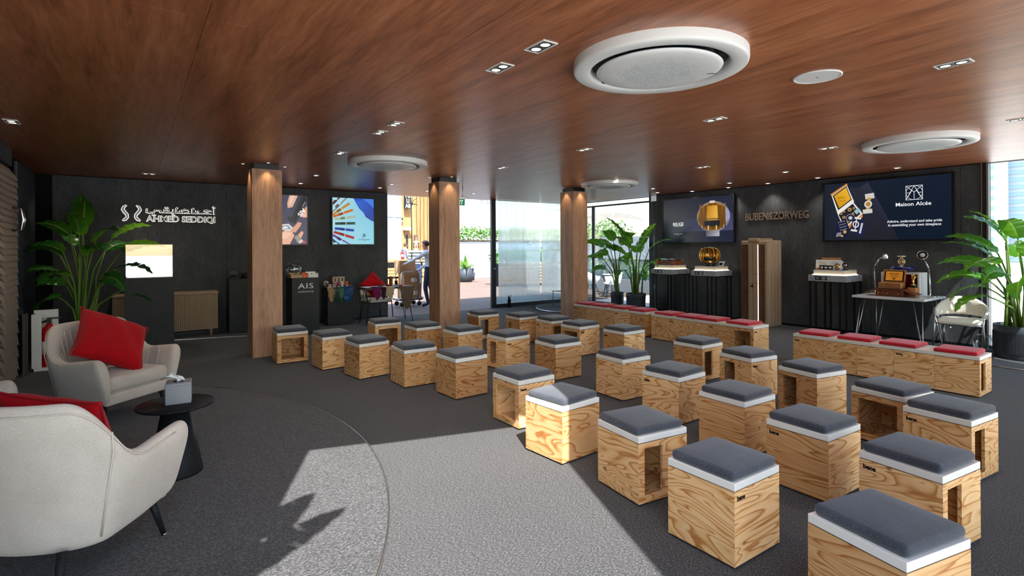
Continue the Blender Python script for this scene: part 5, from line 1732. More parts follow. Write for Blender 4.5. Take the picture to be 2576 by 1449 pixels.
for k in range(5):
    mb = MB(); mb.b2((-.10, .02 + k * .02, .124), (-.04, .028 + k * .02, .132)); mb.build('tool', M_chrome, t)
# oak kit box with open lid
t = thing('kit_box', 'open striped wood box with orange lettered lid lining', 'box', (9.98, 3.53, .8945))
mb = MB(); mb.b2((-.10, -.155, 0), (.10, .155, .085)); mb.build('body', M_oak, t, bev=.003)
for k in range(3):
    mb = MB(); mb.b2((-.1012, -.154, .018 + k * .022), (-.1, .154, .026 + k * .022)); mb.build('dark_stripe', M_walnut, t)
mb = MB(); mb.box((-.102, .01, .078), (.006, .02, .02)); mb.build('clasp', M_brass, t)
l_ = MB(); l_.box((.115, 0, .185), (.022, .31, .21), 0, 0, 0, R(14)); lid = l_.build('lid', M_oak, t, bev=.003)
mb = MB(); mb.box((.1025, 0, .187), (.003, .275, .18), 0, 0, 0, R(14)); mb.build('dark_lining', M_blackm, lid)
mb = MB(); mb.box((.1005, 0, .189), (.003, .235, .15), 0, 0, 0, R(14)); mb.build('orange_panel', mat('orange_card', srgb(238, 160, 52), .6, emit=srgb(238, 160, 52), estr=.12), lid)
RL = (PI / 2 - R(14), 0, -PI / 2)
for tx, dz, sz in (('MAISON', .03, .036), ('ALCEE', -.008, .036)):
    text_obj('lid_lettering', tx, sz, mat('brown_ink', srgb(150, 90, 20), .7), lid, (.0985 + dz * math.tan(R(14)), 0, .192 + dz), RL, .0003, .0005)
mb = MB(); mb.box((.088, 0, .145), (.001, .04, .03), 0, 0, 0, R(14)); mb.build('lid_emblem', MATS['brown_ink'], lid)
# white display cube with red niche
t = thing('display_cube', 'white display cube with red niche behind the open kit box', 'display case', (10.29, 3.46, .7705))
mb = MB(); mb.b2((-.17, .10, 0), (.17, .27, .37)); mb.b2((-.17, -.26, .345), (.17, .10, .37)); mb.b2((-.17, -.26, 0), (.17, .10, .03)); mb.b2((-.17, -.26, .03), (.17, -.235, .345)); mb.b2((.10, -.235, .03), (.17, .10, .345)); mb.build('shell', M_wht, t)
mb = MB(); mb.b2((.09, -.23, .03), (.10, .095, .345)); mb.build('red_back', mat('red_velvet', srgb(150, 14, 26), .9), t)
mb = MB(); mb.b2((-.165, -.234, .03), (.09, -.228, .345)); mb.build('red_side', mat('teal_side', srgb(70, 130, 140), .8), t)
# golden hand statuette
t = thing('hand_statuette', 'small golden raised hand statuette before the red niche', 'statuette', (10.04, 3.255, .915))
mb = MB(); mb.lathe([(0, 0), (.046, 0), (.046, .035), (.04, .04), (0, .04)], 24); mb.build('base', M_black, t)
mb = MB(); mb.lathe([(0, .04), (.04, .04), (.02, .052), (0, .052)], 20); mb.build('plinth_ring', M_gold, t)
h_ = MB(); h_.tube([(0, 0, .05), (0, .002, .09), (0, 0, .13)], [.017, .015, .018], 12); h_.rbox((0, 0, .150), (.02, .044, .045), .009, 3); hh = h_.build('hand', M_gold, t)
for k, (yy, L_) in enumerate(((-.017, .030), (-.006, .040), (.006, .042), (.017, .036))):
    mb = MB(); mb.tube([(0, yy, .168), (-.006, yy * 1.2, .168 + L_ * .6), (-.012, yy * 1.3, .168 + L_)], [.0052, .0048, .004], 8); mb.build('finger', M_gold, hh)
mb = MB(); mb.tube([(0, -.02, .142), (-.006, -.034, .158), (-.010, -.036, .176)], [.006, .0055, .0045], 8); mb.build('thumb', M_gold, hh)
mb = MB(); mb.b2((9.98, 3.20, .8885), (10.11, 3.315, .9145)); t = mb.build('wooden_block', M_oak, None, label='small wooden block under the golden hand statuette', cat='block', bev=.003) if False else None
bk = thing('wooden_block', 'small wooden drawer block under the golden hand statuette', 'block', (10.04, 3.255, .7705))
mb = MB(); mb.b2((-.07, -.06, .0), (.07, .06, .144)); mb.build('block', M_oak, bk, bev=.003)
mb = MB(); mb.box((-.071, 0, .10), (.003, .04, .02)); mb.build('pull_notch', M_blackm, bk)
# blue dish and gilt clock
t = thing('blue_dish', 'deep blue glass dish on top of the white display cube', 'dish', (10.30, 3.50, 1.141))
mb = MB(); mb.lathe([(0, 0), (.06, 0), (.10, .02), (.155, .05), (.175, .078), (.165, .092), (.14, .088), (0, .07)], 36); mb.build('bowl', mat('cobalt_glass', (.004, .010, .17, 1), .06, coat=.6), t)
mb = MB(); mb.lathe([(.05, 0), (.06, 0), (.06, -.0005)], 24); mb.build('foot_ring', MATS['cobalt_glass'], t)
column_clock('gilt column clock standing on the blue glass dish', 10.30, 3.50, 1.213, M_gold, mat('pale_gold', (.9, .78, .6, 1), .3, .6), 1.08)

def desk_lamp(label, x, y, z, rz, face):
    t = thing('desk_lamp', label, 'lamp', (x, y, z), rz, 'chrome architect lamps')
    mb = MB(); mb.lathe([(0, 0), (.085, 0), (.088, .006), (.08, .014), (.012, .018), (.010, .05), (0, .05)], 32); mb.build('base', M_chrome, t)
    a, b, c = Vector((0, 0, .05)), Vector((0, .02, .44)), Vector((0, -.07 if not face else .085, .60))
    for s in (-1, 1):
        mb = MB(); mb.tube([a + Vector((s * .018, 0, 0)), b + Vector((s * .018, 0, 0))], .005, 8); mb.build('lower_arm', M_chrome, t)
        mb = MB(); mb.tube([b + Vector((s * .014, 0, 0)), c + Vector((s * .014, 0, 0))], .005, 8); mb.build('upper_arm', M_chrome, t)
    mb = MB(); mb.tube([a + Vector((0, 0, .03)), a.lerp(b, .8)], .006, 6); mb.build('spring', M_alu, t)
    mb = MB(); mb.box(b, (.06, .03, .018)); mb.build('joint', M_chrome, t)
    if face:
        hd = MB(); hd.lathe([(0, -.035), (.03, -.034), (.055, -.02), (.068, .0), (.064, .002), (.0, -.012)], 28)
        h = hd.build('lamp_head', M_black, t, c + Vector((0, .02, .055)), (R(15), R(-72), 0))
        mb = MB(); mb.tube([(.068 * math.cos(q), .068 * math.sin(q), 0) for q in [2 * PI * k / 28 for k in range(28)]], .005, 6, closed=True); mb.build('rim', M_chrome, h)
        mb = MB(); mb.sphere((0, 0, -.004), .034, 16, 8, 0, (1, 1, .4)); mb.build('bulb', mat('frosted_bulb', srgb(214, 218, 224), .4), h)
    else:
        hd = MB(); hd.lathe([(.012, -.06), (.02, -.058), (.026, -.03), (.05, .02), (.066, .035), (.062, .036), (.022, -.02)], 24)
        h = hd.build('lamp_head', M_chrome, t, c + Vector((.01, -.045, .012)), (R(78), 0, R(-15)))
        mb = MB(); mb.sphere((0, 0, .012), .028, 14, 8); mb.build('bulb', mat('lit_shade', srgb(240, 226, 206), .4), h)
    return t
desk_lamp('chrome architect lamp at the left end of the right desk', 10.35, 3.90, .7705, R(0), False)
desk_lamp('chrome architect lamp facing out at the right end of the desk', 10.22, 3.085, .7705, R(0), True)
mb = MB(); mb.tube([(10.25, 3.02, .775), (10.28, 2.99, .774), (10.33, 2.985, .76), (10.36, 2.975, .4), (10.42, 2.95, .2), (10.42, 2.93, .06)], .004, 6)
mb.build('power_cable', M_wht, None, label='thin lamp cable hanging from the right desk', cat='cable')
t = thing('power_plug', 'grey power plug hanging near the floor behind the bench', 'plug', (10.50, 2.92, .28))
mb = MB(); mb.sphere((0, 0, 0), .022, 12, 8); mb.build('plug_body', M_alu, t)
mb = MB(); mb.tube([(0, 0, .02), (.01, .01, .08), (.04, 0, .16), (.05, -.02, .36)], .005, 6); mb.build('lead', M_black, t)

# ------------------------------------------------------------------ cream tub chairs with metal frame
def tub_chair(label, x, y, rz, legm):
    t = thing('tub_chair', label, 'chair', (x, y, 0), rz, 'cream tub chairs')      # faces local -Y
    mb = MB(); mb.rbox((0, -.01, .455), (.50, .48, .075), .036, 4, crown=.012); mb.build('seat', M_cream, t)
    n = 28
    vs, fs = [], []
    ring = []
    for k in range(n + 1):
        a = R(-20) + R(220) * k / n
        u = math.sin(a)                                   # 1 at the back
        top = .60 + .20 * max(0, u) ** 1.2 + .02
        bot = .50 + .02 * max(0, u)
        ca, sa = math.cos(a), math.sin(a)
        rx, ry = .285, .27
        th = .032
        pts = []
        for (dr, f) in ((-th, .12), (-th * 1.1, .5), (-th * .9, .9), (-.0, 1.0), (th * .9, .9), (th * 1.1, .5), (th, .12), (0, 0)):
            rr_ = 1 + dr / rx + .12 * f * .5
            pts.append((rx * rr_ * ca, ry * rr_ * sa, bot + (top - bot) * f))
        ring.append(pts)
    m_ = 8
    for pts in ring:
        vs += pts
    for k in range(n):
        for j in range(m_):
            fs.append((k * m_ + j, k * m_ + (j + 1) % m_, (k + 1) * m_ + (j + 1) % m_, (k + 1) * m_ + j))
    fs.append(tuple(range(m_))); fs.append(tuple(n * m_ + j for j in range(m_))[::-1])
    mb = MB(); mb.add(vs, fs, 0, True); o = mb.build('backrest', M_cream, t)
    md = o.modifiers.new('sub', 'SUBSURF'); md.levels = 1; md.render_levels = 1
    for sx in (-1, 1):
        mb = MB(); mb.tube([(sx * .30, -.22, 0), (sx * .275, -.20, .42), (sx * .285, -.12, .62)], .0105, 8); mb.build('leg', legm, t)
        mb = MB(); mb.tube([(sx * .24, .27, 0), (sx * .22, .20, .42)], .0105, 8); mb.build('leg', legm, t)
    mb = MB(); mb.tube([(-.275, -.20, .415), (.275, -.20, .415), (.22, .20, .415), (-.22, .20, .415)], .009, 8, closed=True); mb.build('seat_frame', legm, t)
    return t
tub_chair('cream tub chair beside the right desk and planter', 10.02, 2.66, R(-82), M_alu)
tub_chair('cream tub chair behind the leather desk under the red pillow', 4.28, 11.20, R(6), M_black)

# clear glass globe on the floor
t = thing('glass_globe', 'clear glass globe bowl on the floor by the right planter', 'bowl', (10.28, 2.45, 0))
M_bowl = glass_thin('bowl_glass', (.95, .98, .99), .16)
mb = MB(); mb.lathe([(.06, .002), (.10, .01), (.125, .06), (.135, .13), (.12, .20), (.085, .245), (.08, .245), (.114, .20), (.128, .13), (.118, .06), (.09, .018), (0, .014)], 32); mb.build('bowl', M_bowl, t)
mb = MB(); mb.tube([(.082 * math.cos(a), .082 * math.sin(a), .246) for a in [2 * PI * k / 28 for k in range(28)]], .004, 6, closed=True); mb.build('rim', M_bowl, t)

# ------------------------------------------------------------------ leather and watch displays by the back wall
def plinth(label, x, y, dx, dy, h):
    t = thing('display_plinth', label, 'plinth', (x + dx / 2, y + dy / 2, 0), 0, 'dark floor plinths')
    mb = MB(); mb.box((0, 0, h / 2 + .008), (dx, dy, h - .016)); mb.build('body', M_plinth, t, bev=.003)
    mb = MB(); mb.box((0, 0, .008), (dx - .04, dy - .04, .016)); mb.build('foot', M_black, t)
    return t
plinth('dark plinth left of the leftmost column', 1.44, 11.12, .42, .42, 1.015)
ais = plinth('tall dark plinth with white AIS lettering', 2.32, 10.15, .48, .46, 1.045)
text_obj('lettering', 'AIS', .135, M_wht, ais, (0, -.232, .892 - .0), WALLY, .0015, .0006, sx=1.35, space=1.12)
text_obj('lettering', 'collective', .044, M_wht, ais, (0, -.232, .795), WALLY, .0015, .0006, sx=1.25, space=1.25)
plinth('low dark plinth draped with coloured hides', 3.20, 11.0, .53, .42, .775)
plinth('dark storage block behind the lettered plinth', 1.98, 11.15, .34, .35, 1.06)
for k, (dx, lab) in enumerate(((.10, 'left black gadget on the dark plinth'), (.30, 'right black gadget on the dark plinth'))):
    t = thing('black_gadget', lab, 'gadget', (1.44 + dx, 11.28, 1.0155), R(20 * k))
    mb = MB(); mb.b2((-.07, -.05, 0), (.07, .05, .03)); mb.build('base', M_black, t, bev=.006)
    mb = MB(); mb.lathe([(0, .03), (.045, .03), (.05, .06), (.03, .085), (0, .09)], 16); mb.build('dome', M_black, t)
    mb = MB(); mb.b2((-.06, .03, .03), (.06, .045, .15 - .04 * k)); mb.build('back_plate', M_black, t)

def tray(label, x, y, z, w_, d_, h_, mt, inner):
    t = thing('watch_tray', label, 'tray', (x, y, z), 0, 'watch trays')
    mb = MB(); mb.b2((-w_ / 2, -d_ / 2, 0), (w_ / 2, d_ / 2, .008)); mb.build('tray_floor', mt, t)
    for a, b in (((-w_ / 2, -d_ / 2, .008), (w_ / 2, -d_ / 2 + .008, h_ * .62)), ((-w_ / 2, d_ / 2 - .008, .008), (w_ / 2, d_ / 2, h_)), ((-w_ / 2, -d_ / 2 + .008, .008), (-w_ / 2 + .008, d_ / 2 - .008, h_ * .8)), ((w_ / 2 - .008, -d_ / 2 + .008, .008), (w_ / 2, d_ / 2 - .008, h_ * .8))):
        mb = MB(); mb.b2(a, b); mb.build('tray_side', mt, t)
    mb = MB(); mb.tube([(0, -.03 * math.cos(a) , .035 + .03 * math.sin(a)) for a in [PI * k / 10 for k in range(11)]], .009, 8); mb.build('watch_band', M_black, t)
    return t
M_sand = mat('sand_card', srgb(186, 160, 128), .7)
tray('sand coloured watch tray on the lettered plinth', 2.41, 10.26, 1.0455, .20, .17, .09, M_sand, None)
tray('white watch tray on the lettered plinth', 2.70, 10.28, 1.0455, .18, .20, .10, M_wht, None)
t = thing('orange_watch_case', 'open orange watch case between the two trays', 'case', (2.565, 10.27, 1.0455))
M_or = mat('orange_hide', srgb(206, 96, 40), .5)
mb = MB(); mb.b2((-.04, -.09, 0), (.04, .0, .05)); mb.build('case', M_or, t, bev=.006)
mb = MB(); mb.b2((-.045, .0, 0), (.04, .08, .09)); mb.build('case_lid', M_or, t, bev=.006)
mb = MB(); mb.rbox((-.035, -.11, .016), (.05, .04, .032), .01, 3); mb.build('roll', mat('peach_hide', srgb(230, 140, 84), .5), t)
t = thing('glass_bowl', 'round tilted glass bowl behind the trays on the lettered plinth', 'bowl', (2.42, 10.47, 1.0455))
mb = MB(); mb.lathe([(0, .0), (.05, .004), (.11, .04), (.145, .11), (.142, .18), (.115, .24), (.108, .24), (.136, .18), (.139, .11), (.105, .045), (0, .008)], 36); mb.build('bowl', M_bowl, t, (0, 0, .005), (R(6), R(4), 0))
mb = MB(); mb.tube([(.112 * math.cos(a), .112 * math.sin(a), .242) for a in [2 * PI * k / 32 for k in range(32)]], .004, 6, closed=True); mb.build('rim', M_bowl, t, (0, 0, .005), (R(6), R(4), 0))

def hide(name, label, x, yf, z, top_len, outline, colr, rough=.45, group='leather hides'):
    """leather piece: lies on the top, hangs over the front edge (local x, drop)"""
    t = thing(name, label, 'leather', (x, yf, z), 0, group)
    mt = fabric('hide_' + colr, tuple(c * .8 for c in srgb(colr)[:3]) + (1,), srgb(colr), 60, rough, .25, 0., (1, 1, 1))
    w0, w1 = min(p[0] for p in outline), max(p[0] for p in outline)
    mb = MB(); mb.rbox(((w0 + w1) / 2, top_len / 2 - .004, .004), (w1 - w0, top_len, .006), .0028, 2); mb.build('top_sheet', mt, t)
    n = len(outline)
    vs = [(p[0], -.008 - .012 * math.sin(p[1] * 9 + p[0] * 14) * min(1, p[1] * 5), .006 - p[1]) for p in outline]
    vs2 = [(v[0], v[1] + .004, v[2]) for v in vs]
    mb = MB(); mb.add(vs + vs2, [tuple(range(n)), tuple(range(n, 2 * n))[::-1]] + [(i, (i + 1) % n, n + (i + 1) % n, n + i) for i in range(n)]); mb.build('hanging_sheet', mt, t)
    return t
def hshape(w, d, seed):
    rr = random.Random(seed)
    L_ = [(-w / 2, 0)]
    k = 7
    for i in range(1, k):
        s = i / k
        L_.append((-w / 2 * (1 - .75 * s * s) + rr.uniform(-.22, .22) * w * .5, d * s))
    L_.append((rr.uniform(-.05, .05) * w, d))
    for i in range(k - 1, 0, -1):
        s = i / k
        L_.append((w / 2 * (1 - .75 * s * s) + rr.uniform(-.22, .22) * w * .5, d * s))
    L_.append((w / 2, 0))
    return L_
hide('leather_hide', 'tan hide hanging off the low plinth', 3.27, 10.996, .776, .2, hshape(.15, .30, 1), 'a88c68')
hide('leather_hide', 'dark green hide hanging off the low plinth', 3.38, 10.994, .777, .2, hshape(.15, .33, 2), '24463c', .25)
hide('leather_hide', 'bright green hide hanging between the dark green and blue ones', 3.47, 10.992, .778, .2, hshape(.09, .34, 3), '1e6a4a', .2)
hide('leather_hide', 'glossy blue hide hanging off the right side of the plinth', 3.61, 10.990, .779, .25, hshape(.24, .33, 4), '1f4f86', .2)
# things on the low plinth
t = thing('strap_frame', 'black frame showing three watch straps on the low plinth', 'frame', (3.53, 11.36, .776))
mb = MB(); mb.box((0, 0, .115), (.28, .02, .20)); mb.build('backing', mat('linen', srgb(196, 180, 156), .9), t)
for (cx, cz, dx, dz) in ((0, .215, .30, .022), (0, .012, .30, .022), (-.14, .115, .022, .20), (.14, .115, .022, .20)):
    mb = MB(); mb.box((cx, -.006, cz), (dx, .03, dz)); mb.build('frame_bar', M_black, t)
for k in range(3):
    mb = MB(); mb.box((-.075 + k * .075, -.014, .105), (.022, .008, .13)); mb.build('strap', mat('strap_dark', srgb(60, 52, 56), .6), t)
def spool(label, x, y, colr):
    t = thing('thread_spool', label, 'spool', (x, y, .785), 0, 'thread spools')
    mb = MB(); mb.lathe([(0, 0), (.028, 0), (.028, .008), (.022, .01)], 16); mb.build('foot', M_wht, t)
    mb = MB(); mb.lathe([(.024, .01), (.027, .02), (.026, .07), (.018, .095), (.010, .105), (0, .106)], 16); mb.build('thread', mat('thread_' + colr, srgb(colr), .7), t)
    return t
spool('magenta thread spool on the low plinth', 3.455, 11.12, 'a01868')
spool('cream thread spool on the low plinth', 3.535, 11.14, 'ddd2bc')
spool('orange thread spool on the low plinth', 3.625, 11.12, 'f05a24')
spool('small pink thread spool on the low plinth', 3.385, 11.16, 'e88a86')
t = thing('striped_box', 'small black and white striped box on the low plinth', 'box', (3.30, 11.08, .785))
for k in range(4):
    mb = MB(); mb.b2((-.075, -.04, k * .018), (.075, .04, k * .018 + .018)); mb.build('layer', (M_wht, M_black)[k % 2], t)
mb = MB(); mb.b2((-.012, -.044, 0), (.012, .044, .074)); mb.build('ribbon', mat('ribbon_red', srgb(130, 20, 34), .6), t)
t = thing('grey_pouch', 'grey and white pouch at the left end of the low plinth', 'pouch', (3.245, 11.28, .785))
mb = MB(); mb.rbox((0, 0, .06), (.11, .10, .12), .045, 4); mb.build('pouch_body', mat('grey_felt', srgb(170, 166, 168), .9), t)
mb = MB(); mb.tube([(-.03, -.045, .1), (0, -.058, .06), (.01, -.05, .01)], .008, 8); mb.build('cord', M_black, t)
t = thing('bone_folder', 'orange and tan hand tool lying on the blue hide', 'tool', (3.66, 11.05, .793), R(25))
mb = MB(); mb.rbox((0, 0, .008), (.12, .022, .014), .006, 3); mb.build('blade', mat('tan_tool', srgb(176, 110, 60), .6), t)
mb = MB(); mb.rbox((-.07, 0, .009), (.05, .026, .017), .007, 3); mb.build('grip', mat('cream_tool', srgb(226, 206, 180), .6), t)

# leather desk
hairpin_desk('hairpin_desk', 'black hairpin desk with leather pieces before the doorway', 3.82, 4.90, 10.56, 11.02, .76, mat('slate_desk', srgb(52, 56, 66), .35), M_black)
hide('leather_hide', 'magenta hide hanging off the leather desk', 4.06, 10.555, .761, .3, hshape(.17, .27, 5), '7a1c66', .5, 'hides on the leather desk')
hide('leather_hide', 'dark brown hide hanging off the leather desk', 4.20, 10.553, .762, .25, hshape(.11, .26, 6), '3c1c26', .5, 'hides on the leather desk')
hide('leather_hide', 'cream hide hanging off the leather desk', 4.355, 10.551, .763, .3, hshape(.19, .26, 7), 'c6b89c', .6, 'hides on the leather desk')
hide('leather_hide', 'large taupe hide hanging low off the right end of the desk', 4.73, 10.553, .761, .3, hshape(.30, .50, 8), '766656', .6, 'hides on the leather desk')
mb = MB(); mb.b2((3.86, 10.62, .7645), (4.62, 10.98, .768)); mb.build('paper_sheets', mat('pale_paper', srgb(210, 222, 236), .8), None, label='pale sheets covering the leather desk top', cat='paper')
t = thing('wood_pen_block', 'brown wooden upright block on the leather desk', 'block', (4.49, 10.86, .7685))
mb = MB(); mb.b2((-.03, -.03, 0), (.03, .03, .20)); mb.build('block', M_walnut, t, bev=.004)
mb = MB(); mb.b2((-.033, -.033, 0), (.033, .033, .012)); mb.build('foot', M_black, t)
t = thing('tool_cup', 'dark cup of tools on the leather desk', 'cup', (4.585, 10.80, .7685))
mb = MB(); mb.lathe([(0, 0), (.030, 0), (.032, .11), (.028, .11), (.027, .01), (0, .01)], 16); mb.build('cup', M_blackm, t)
for k, c_ in enumerate(('c8862c', 'b02030', '30343c')):
    mb = MB(); mb.tube([(0, 0, .02), (.012 * (k - 1), .008 * (k % 2), .17)], .005, 6); mb.build('tool', mat('tool_' + c_, srgb(c_), .5), t)
for k, (x, y, c_, lab) in enumerate(((4.26, 10.86, '2c3a44', 'dark folded swatch on the leather desk'), (4.40, 10.78, '5a2a2a', 'maroon swatch stack on the leather desk'), (4.52, 10.70, '8aa8d0', 'pale blue swatch fan at the right of the leather desk'), (4.64, 10.68, 'c02830', 'red ink pad on the leather desk'))):
    t = thing('leather_swatch', lab, 'swatch', (x, y, .7685), R(20 * k))
    for j in range(3):
        mb = MB(); mb.box((0, .003 * j, .006 + .011 * j), (.09 - .012 * j, .06, .010), R(8 * j)); mb.build('sheet', mat('swatch_' + c_, srgb(c_), .6), t)

# ------------------------------------------------------------------ pillows
def pillow(label, loc, nrm, phi, w_=.46, th=.17, mt=None, group='red throw pillows'):
    n = 14
    vs, fs = [], []
    for sgn in (1, -1):
        for i in range(n + 1):
            for j in range(n + 1):
                u, v = i / n * 2 - 1, j / n * 2 - 1
                pin = 1 - .10 * (1 - abs(u) ** 2.2) * abs(v) ** 6
                pin2 = 1 - .10 * (1 - abs(v) ** 2.2) * abs(u) ** 6
                f = max(0, (1 - u ** 4) * (1 - v ** 4)) ** .55
                wr = .006 * math.sin(u * 9 + v * 4) * f
                vs.append((u * w_ / 2 * pin2, v * w_ / 2 * pin, sgn * (th / 2 * f + wr)))
    m_ = (n + 1) * (n + 1)
    for s in range(2):
        for i in range(n):
            for j in range(n):
                a = s * m_ + i * (n + 1) + j
                q = (a, a + n + 1, a + n + 2, a + 1)
                fs.append(q if s == 0 else q[::-1])
    mb = MB(); mb.add(vs, fs, 0, True)
    nv = Vector(nrm).normalized()
    er = Vector((0, 0, 1)).cross(nv).normalized()
    eu = nv.cross(er)
    av = er * math.cos(R(phi)) + eu * math.sin(R(phi))
    bv = nv.cross(av)
    mx = Matrix((av, bv, nv)).transposed()
    t = thing('throw_pillow', label, 'pillow', loc, tuple(mx.to_euler()), group)
    o = mb.build('cover', mt or M_pillow, t)
    md = o.modifiers.new('sub', 'SUBSURF'); md.levels = 1; md.render_levels = 1
    e = []
    for k in range(4):
        for i in range(n):
            a = -1 + 2 * i / n
            e.append([(a, -1), (1, a), (-a, 1), (-1, -a)][k])
    pts = []
    for (u, v) in e:
        pin = 1 - .10 * (1 - abs(u) ** 2.2) * abs(v) ** 6
        pin2 = 1 - .10 * (1 - abs(v) ** 2.2) * abs(u) ** 6
        pts.append((u * w_ / 2 * pin2, v * w_ / 2 * pin, 0))
    mb = MB(); mb.tube(pts, .005, 6, closed=True); mb.build('piping', mt or M_pillow, t)
    return t

# ------------------------------------------------------------------ armchairs
def armchair(label, x, y, rz):
    """shell chair, faces local -Y, 0.84 wide"""
    t = thing('armchair', label, 'armchair', (x, y, .032), rz, 'beige upholstered armchairs')
    RX, RY = .42, .40
    n = 44
    def plan(a, rx, ry):                                   # a: -1..1 along the shell, 0 = back
        if abs(a) < .62:
            q = a / .62 * PI / 2
            return Vector((rx * math.sin(q), ry * math.cos(q) * .62 + .10, 0)), Vector((math.sin(q), math.cos(q), 0))
        s = (abs(a) - .62) / .38
        sg = math.copysign(1, a)
        return Vector((sg * (rx - .02 * s), .10 - s * .44, 0)), Vector((sg, 0, 0))
    def ztop(a):
        a = abs(a)
        if a < .30:
            return .90
        if a < .72:
            s = (a - .30) / .42
            return .90 - .305 * (3 * s * s - 2 * s ** 3)
        return .595 + .035 * ((a - .72) / .28)
    ring = []
    for k in range(n + 1):
        a = -1 + 2 * k / n
        zt = ztop(a)
        pts = []
        fr = max(0, (abs(a) - .80) / .20)
        zb = .20 + .02 * fr
        for (off, f, flare) in ((-.115, 0, .0), (-.115, .35, .0), (-.108, .80, .02), (-.085, .95, .03), (-.045, 1.0, .04), (-.012, .955, .04), (.0, .80, .035), (-.012, .42, .0), (-.045, .08, -.005), (-.06, 0, -.01)):
            p, nn = plan(a, RX, RY)
            q = p + nn * (off + flare)
            pts.append((q.x, q.y, zb + (zt - zb) * f))
        ring.append(pts)
    m_ = len(ring[0])
    vs, fs = [], []
    for pts in ring:
        vs += pts
    for k in range(n):
        for j in range(m_):
            fs.append((k * m_ + j, k * m_ + (j + 1) % m_, (k + 1) * m_ + (j + 1) % m_, (k + 1) * m_ + j))
    # rounded arm fronts
    for e, k in ((-1, 0), (1, n)):
        c = Vector((sum(p[0] for p in ring[k]) / m_, min(p[1] for p in ring[k]) - .03, sum(p[2] for p in ring[k]) / m_))
        base = k * m_
        o = len(vs)
        for p in ring[k]:
            q = Vector(p).lerp(c, .16); q.y -= .022
            vs.append(tuple(q))
        for p in ring[k]:
            q = Vector(p).lerp(c, .45); q.y -= .032
            vs.append(tuple(q))
        for j in range(m_):
            j2 = (j + 1) % m_
            f1 = (base + j, base + j2, o + j2, o + j); f2 = (o + j, o + j2, o + m_ + j2, o + m_ + j)
            fs += [f1, f2] if e < 0 else [f1[::-1], f2[::-1]]
        fs.append(tuple(o + m_ + j for j in range(m_)))
    mb = MB(); mb.add(vs, fs, 0, True)
    sh = mb.build('shell', M_beige, t)
    md = sh.modifiers.new('sub', 'SUBSURF'); md.levels = 1; md.render_levels = 2
    # seams outside and channel stitching inside
    for a in (-.80, -.50, .50, .80)[1:3]:
        p, nn = plan(a, RX, RY)
        zt = ztop(a)
        mb = MB(); mb.tube([tuple(p + nn * (off + fl_ + .004) + Vector((0, 0, .20 + (zt - .20) * f))) for (off, f, fl_) in ((-.012, .955, .04), (.0, .80, .035), (-.012, .42, .0), (-.045, .08, -.005))], .0035, 6); mb.build('seam', M_seam, sh)
    path = []
    for k in range(2, n - 1):
        a = -1 + 2 * k / n
        p, nn = plan(a, RX, RY); zt = ztop(a)
        path.append(tuple(p + nn * .030 + Vector((0, 0, .20 + (zt - .20) * .93))))
    mb = MB(); mb.tube(path, .003, 5); mb.build('seam', M_seam, sh)
    for k in range(17):
        a = -.88 + k * .11
        p, nn = plan(a, RX, RY); zt = ztop(a)
        mb = MB(); mb.tube([tuple(p + nn * (off + fl_ - .003) + Vector((0, 0, .20 + (zt - .20) * f))) for (off, f, fl_) in ((-.115, .42, .0), (-.113, .6, .006), (-.108, .80, .02), (-.100, .90, .026))], .0038, 6); mb.build('channel_stitch', M_seam, sh)
    mb = MB(); mb.rbox((0, -.07, .265), (.52, .48, .12), .03, 3); mb.build('seat_base', M_beige, t)
    mb = MB(); mb.rbox((0, -.075, .375), (.60, .55, .135), .045, 4, crown=.022); mb.build('seat_cushion', M_beige, t)
    mb = MB(); mb.rbox((0, -.315, .25), (.64, .05, .10), .02, 3); mb.build('front_rail', M_beige, t)
    for sx in (-1, 1):
        for (yy, dy) in ((-.26, -.05), (.27, .08)):
            mb = MB(); mb.tube([(sx * .27, yy, .235), (sx * .315, yy + dy, 0.0)], [.022, .012], 12); lg = mb.build('leg', M_blackwood, t)
            mb = MB(); mb.lathe([(0, -.0), (.013, -.0), (.013, .008), (0, .008)], 10, (sx * .315, yy + dy, 0)); mb.build('foot_cap', M_alu, lg)
    return t
FA = lambda deg: R(deg) + PI / 2       # facing angle of the chair from +X
armchair('beige armchair at the back left holding a red pillow', -.18, 6.24, FA(-49))
armchair('near beige armchair seen from behind at the lower left', -.31, 3.45, FA(52))
armchair('beige armchair mostly cut off by the left edge', -1.06, 4.86, FA(2))
pillow('square red pillow standing on its corner in the back armchair', (-.17, 6.20, .75), (.656 * .74, -.755 * .74, .67), -36, .60, .19)
pillow('red pillow behind the back of the near armchair', (-.30, 3.60, .645), (.62 * .85, .78 * .85, .5), 8, .54, .15)
pillow('red pillow leaning on the chair behind the leather desk', (4.25, 11.25, .78), (0, -.95, .25), 42, .44, .16)

# ------------------------------------------------------------------ round side table and tissue box
t = thing('side_table', 'round black side table on conical base between the armchairs', 'table', (.235, 4.42, .032))
mb = MB(); mb.lathe([(0, .455), (.20, .458), (.235, .470), (.24, .478), (.236, .486), (0, .486)], 56); mb.build('table_top', M_blackwood, t)
mb = MB(); mb.lathe([(0, 0), (.165, 0), (.165, .012), (.085, .455), (0, .455)], 40); mb.build('cone_base', M_blackwood, t)
t = thing('tissue_box', 'grey leather tissue box with a white tissue on the side table', 'tissue box', (.255, 4.44, .5185), R(-6))
M_gleather = fabric('grey_leather', srgb(134, 138, 144), srgb(158, 162, 168), 200, .55, .1, 0.)
mb = MB(); mb.rbox((0, 0, .072), (.155, .155, .144), .006, 2); mb.build('box', M_gleather, t)
mb = MB(); mb.b2((-.079, -.079, .128), (.079, .079, .1295)); mb.build('lid_seam', mat('seam_grey', srgb(110, 114, 120), .6), t)
